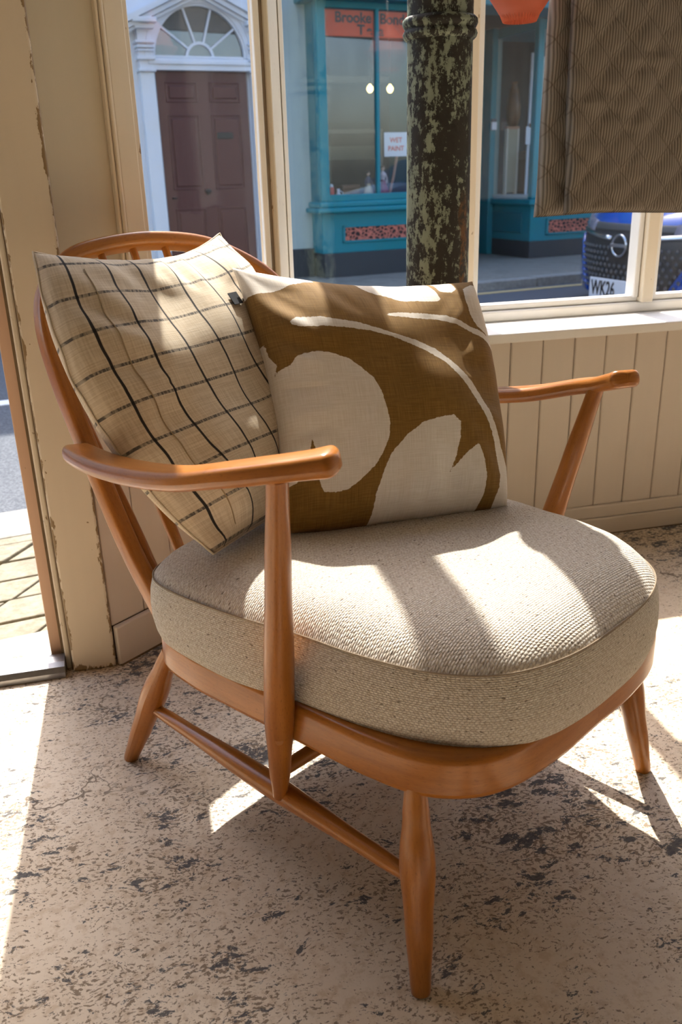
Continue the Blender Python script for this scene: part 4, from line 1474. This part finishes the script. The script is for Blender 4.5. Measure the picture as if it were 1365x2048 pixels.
def nose_patch(name, f, nu, nv, mat, off, sub=None):
    vs, fc = [], []
    for j in range(nv + 1):
        for i in range(nu + 1):
            tt, z = f(i / nu, j / nv)
            vs.append(Vector((nose(tt, z, off), CT + tt * CHW, z)))
    k = len(vs)
    vs += [v + Vector((0.02, 0, 0)) for v in vs]
    w_ = nu + 1
    for j in range(nv):
        for i in range(nu):
            a_ = j * w_ + i
            fc.append((a_, a_ + 1, a_ + w_ + 1, a_ + w_))
    ring_ = [i for i in range(w_)] + [j * w_ + nu for j in range(1, nv + 1)] + [nv * w_ + i for i in range(nu - 1, -1, -1)] + [j * w_ for j in range(nv - 1, 0, -1)]
    for a_, b_ in zip(ring_, ring_[1:] + ring_[:1]):
        fc.append((b_, a_, a_ + k, b_ + k))
    return car.fix(new_obj(name, vs, fc, mat, None, None, smooth=True), sub)


prof_up = [(0.10, None), (0.20, None), (0.35, None), (0.50, None), (0.60, None), (0.67, None)]
vs, fc = [], []
NU = 24
rows = []
for zz, _ in prof_up:
    rows.append([Vector((nose(-1 + 2 * i / NU, zz + ZR), CT + (-1 + 2 * i / NU) * CHW, zz + ZR)) for i in range(NU + 1)])
for (ds, zz, wd) in ((0.25, 0.74, 0.985), (0.60, 0.82, 0.97), (0.95, 0.88, 0.95), (1.45, 1.18, 0.80), (1.75, 1.30, 0.74), (2.6, 1.34, 0.74), (3.4, 1.27, 0.74), (3.85, 0.95, 0.90), (3.95, 0.55, 0.95), (3.9, 0.15, 0.92)):
    rows.append([Vector((4.60 + ds + 0.36 * abs(-1 + 2 * i / NU) ** 2.3 * max(0, 1 - ds / 1.2), CT + (-1 + 2 * i / NU) * CHW * wd, ZR + zz - 0.05 * abs(-1 + 2 * i / NU) ** 4)) for i in range(NU + 1)])
for r_ in rows:
    vs += r_
for j in range(len(rows) - 1):
    for i in range(NU):
        a_ = j * (NU + 1) + i
        fc.append((a_, a_ + 1, a_ + NU + 2, a_ + NU + 1))
nr = len(rows)
for i, fl_ in ((0, False), (NU, True)):
    loop = tuple(j * (NU + 1) + i for j in range(nr))
    fc.append(loop if fl_ else loop[::-1])
fc.append(tuple(list(range(NU + 1)) + [(nr - 1) * (NU + 1) + i for i in range(NU, -1, -1)]))
car.fix(new_obj('body', vs, fc, CARB, None, None, smooth=True))
z0 = ZR
gr = nose_patch('grille', lambda u, v: ((-0.76 + 1.52 * u) * (0.56 + 0.44 * v), z0 + 0.10 + 0.50 * v), 24, 8, CDARK, 0.010)
bm = bmesh.new()
for r_ in range(8):
    for c_ in range(22):
        tt = -0.70 + 1.4 * (c_ + 0.5 * (r_ % 2)) / 22
        z = z0 + 0.16 + r_ * 0.042
        if abs(tt) < 0.14 and z > z0 + 0.36:
            continue
        s_ = nose(tt, z, 0.016)
        rr = 0.020
        ring_ = [bm.verts.new((s_ + (0.004 if abs(k - 3) > 1 else -0.002), CT + tt * CHW + rr * math.cos(k * math.pi / 3) * 1.15, z + rr * math.sin(k * math.pi / 3) * 0.8)) for k in range(6)]
        c0 = bm.verts.new((s_ - 0.007, CT + tt * CHW, z - 0.006))
        for k in range(6):
            bm.faces.new((ring_[k], ring_[(k + 1) % 6], c0))
hx = car.fix(bm_obj('mesh_studs', bm, flat('stud_grey', (0.10, 0.11, 0.13), 0.3, 0.1, metal=0.3)), gr)
hx['kind'] = 'stuff'
for s_ in (-1, 1):
    nose_patch('chrome_strip', lambda u, v, s_=s_: (s_ * (0.16 + 0.62 * u), z0 + 0.505 + 0.045 * u + 0.030 * v), 8, 2, CHROME, 0.022)
    nose_patch('headlight', lambda u, v, s_=s_: (s_ * (0.48 + 0.46 * u), z0 + 0.545 + 0.05 * u + 0.085 * v), 8, 3, flat('headlamp_glass', (0.20, 0.20, 0.26), 0.12, 0.2) if s_ < 0 else MATS['headlamp_glass'], 0.016)
    nose_patch('bumper_blade', lambda u, v, s_=s_: (s_ * (0.50 + 0.26 * v + (0.44 - 0.24 * v) * u), z0 + 0.10 + 0.42 * v), 4, 6, CARB, 0.020)
nose_patch('nose_band', lambda u, v: (-0.62 + 1.24 * u, z0 + 0.57 + 0.055 * v), 20, 3, flat('nose_grey', (0.07, 0.075, 0.08), 0.5), 0.012)
bs = nose(0, z0 + 0.46, 0.034)
bdg = car.fix(sweep('badge_ring', [Vector((bs, CT + 0.075 * math.cos(a * math.pi / 14), z0 + 0.475 + 0.075 * math.sin(a * math.pi / 14))) for a in range(28)], [(0.010 * math.cos(k * math.pi / 4), 0.010 * math.sin(k * math.pi / 4)) for k in range(8)], lambda i, t: Vector((1, 0, 0)), CHROME, None, closed=True))
car.box('badge_bar', bs - 0.012, bs + 0.006, CT - 0.088, CT + 0.088, z0 + 0.462, z0 + 0.489, CHROME, 0.004)
pl_ = car.box('number_plate', nose(0, z0 + 0.18, 0.060), nose(0, z0 + 0.18, 0.052), CT - 0.27, CT + 0.27, z0 + 0.085, z0 + 0.235, WHITEP, 0.004)
px_s = nose(0, z0 + 0.18, 0.063)
tx = text_obj('plate_characters', 'WK26', 0.150, BLACKP, None, (0, 0, 0), (math.pi / 2, 0, -math.pi / 2), 0.001, 'LEFT', 0.002, 0.66)
tx.parent = car.o
tx.location = Vector((px_s, CT + 0.245, z0 + 0.157)) + car.off
for (ss, tt) in ((5.35, CT - CHW + 0.10), (5.35, CT + CHW - 0.10), (7.75, CT - CHW + 0.10), (7.75, CT + CHW - 0.10)):
    wh = car.fix(new_obj('wheel', *(lambda P: (P[0], P[1]))((lambda prof_, K=28: ([Vector((ss + r_ * math.cos(2 * math.pi * k / K), tt + y_, z0 + 0.30 + r_ * math.sin(2 * math.pi * k / K))) for (r_, y_) in prof_ for k in range(K)], [(j * K + k, j * K + (k + 1) % K, (j + 1) * K + (k + 1) % K, (j + 1) * K + k) for j in range(len(prof_) - 1) for k in range(K)]))([(0.02, -0.09), (0.20, -0.10), (0.27, -0.105), (0.30, -0.085), (0.30, 0.085), (0.27, 0.105), (0.20, 0.10), (0.02, 0.09)])), TYRE, None, None, smooth=True))
ws = [(1.00, 0.90, 0.93), (1.42, 1.15, 0.80)]
vs = []
for (ds, zz, wd) in ws:
    for i in range(9):
        tt = -0.9 + 1.8 * i / 8
        vs.append(Vector((4.60 + ds - 0.02, CT + tt * CHW * wd, ZR + zz + 0.015)))
car.fix(new_obj('windscreen', vs + [v + Vector((0.02, 0, -0.02)) for v in vs], [(i, i + 1, i + 10, i + 9) for i in range(8)] + [(18 + i + 9, 18 + i + 10, 18 + i + 1, 18 + i) for i in range(8)], flat('windscreen_dark', (0.02, 0.025, 0.03), 0.1)))

# ================================================================== HANGING QUILT AND LAMP
rl = thing('hanging_rail', 'wooden rail slung below the ceiling carrying the quilt', 'rail', (1.25, 1.70, 1.50))
tube('pole', [(-0.48, 0, 0), (0.62, 0, 0)], [0.014, 0.014], WOOD, rl, 14)
for xx in (-0.40, 0.55):
    tube('cord', [(xx, 0, 0.012), (xx, 0, 1.50)], [0.003, 0.003], LINW, rl, 6)
qt = thing('quilt', 'grey-brown corded quilt with diamond stitching, folded over a rail', 'quilt', (1.25, 1.70, 0.80))


def quilt_panel(name, x0, x1, z0_, z1_, yc, th, seed, fanx=0.0, nx=90, nz=110):
    """padded hanging layer with quilted diamonds; closed slab with rounded hem"""
    vs, uv_, fc = [], [], []
    for side in (0, 1):
        for j in range(nz + 1):
            v = j / nz
            for i in range(nx + 1):
                u = i / nx
                xw = x0 + (x1 - x0) * u - fanx * (1 - v) * (1 - u)
                xw += 0.004 * mnoise.noise(Vector((v * 5, seed, 0))) * (1 - u)
                zw = z0_ + (z1_ - z0_) * v + 0.004 * math.sin(u * 6 + seed) * (1 - v)
                e = min(1.0, min(u * (x1 - x0), (1 - u) * (x1 - x0), v * (z1_ - z0_)) / (th * 0.5))
                h = th * 0.5 * math.sqrt(max(0.0, 1 - (1 - e) ** 2))
                D = 0.068
                a_ = (xw + zw * 0.88) / D
                b_ = (xw - zw * 0.88) / D
                puff = (abs(math.sin(math.pi * a_)) * abs(math.sin(math.pi * b_))) ** 0.5
                wr = mnoise.noise(Vector((xw * 18, zw * 55, seed))) * 0.0022 + mnoise.noise(Vector((xw * 9, zw * 6, seed + 4))) * 0.004
                d = (puff * 0.0075 + wr * 1.3) * (1.0 if e >= 1 else e)
                y = yc - h - d if side == 0 else yc + h
                vs.append(Vector((xw, y, zw)))
                uv_.append((xw, zw))
    w_ = nx + 1
    k = w_ * (nz + 1)
    for j in range(nz):
        for i in range(nx):
            a_ = j * w_ + i
            fc.append((a_, a_ + 1, a_ + w_ + 1, a_ + w_))
            fc.append((k + a_, k + a_ + w_, k + a_ + w_ + 1, k + a_ + 1))
    for i in range(nx):
        fc.append((i + 1, i, k + i, k + i + 1))
    for j in range(nz):
        fc.append((j * w_, (j + 1) * w_, k + (j + 1) * w_, k + j * w_))
        fc.append(((j + 1) * w_ + nx, j * w_ + nx, k + j * w_ + nx, k + (j + 1) * w_ + nx))
    o_ = new_obj(name, [v - Vector((1.25, 1.70, 0.80)) for v in vs], fc, QUILT, qt, uv_, smooth=True)
    return o_


quilt_panel('front_fold', 0.850, 1.42, 0.804, 1.50, 1.682, 0.022, 1.0, -0.021)
quilt_panel('back_fold', 0.846, 1.40, 0.806, 1.50, 1.722, 0.030, 5.0, 0.020)

lp = thing('pendant_lamp', 'small terracotta pendant shade with a fluted opening', 'lamp', (0.750, 1.66, 1.146))
TERRA = flat('terracotta', (0.52, 0.105, 0.045), 0.6, 0.08)
K = 40
vs, fc, uv_ = [], [], []
PROF = [(0.0285, 0.0, 1), (0.030, 0.0, 1), (0.0605, 0.042, 0), (0.0605, 0.046, 0), (0.050, 0.048, 0), (0.040, 0.075, 0), (0.018, 0.10, 0), (0.008, 0.115, 0), (0.008, 0.13, 0)]
lathe('shade', [(r, z) for r, z, _ in PROF], TERRA, lp, sides=48)
vs, fc = [], []
for k in range(K * 2):
    a_ = 2 * math.pi * k / (K * 2)
    r0 = 0.0285 + (0.0018 if k % 2 else -0.0006)
    vs.append(Vector((r0 * math.cos(a_), r0 * math.sin(a_), -0.004)))
    r1 = 0.034 + (0.0018 if k % 2 else -0.0006)
    vs.append(Vector((r1 * math.cos(a_), r1 * math.sin(a_), 0.008)))
    vs.append(Vector((0.022 * math.cos(a_), 0.022 * math.sin(a_), 0.012)))
for k in range(K * 2):
    q = ((k + 1) % (K * 2)) * 3
    p = k * 3
    fc.append((p, q, q + 1, p + 1))
    fc.append((q, p, p + 2, q + 2))
new_obj('fluted_rim', vs, fc, flat('terracotta_bright', (0.70, 0.15, 0.07), 0.55, 0.05), lp)
tube('flex', [(0, 0, 0.125), (0, 0, 1.854)], [0.003, 0.003], LINW, lp, 6)
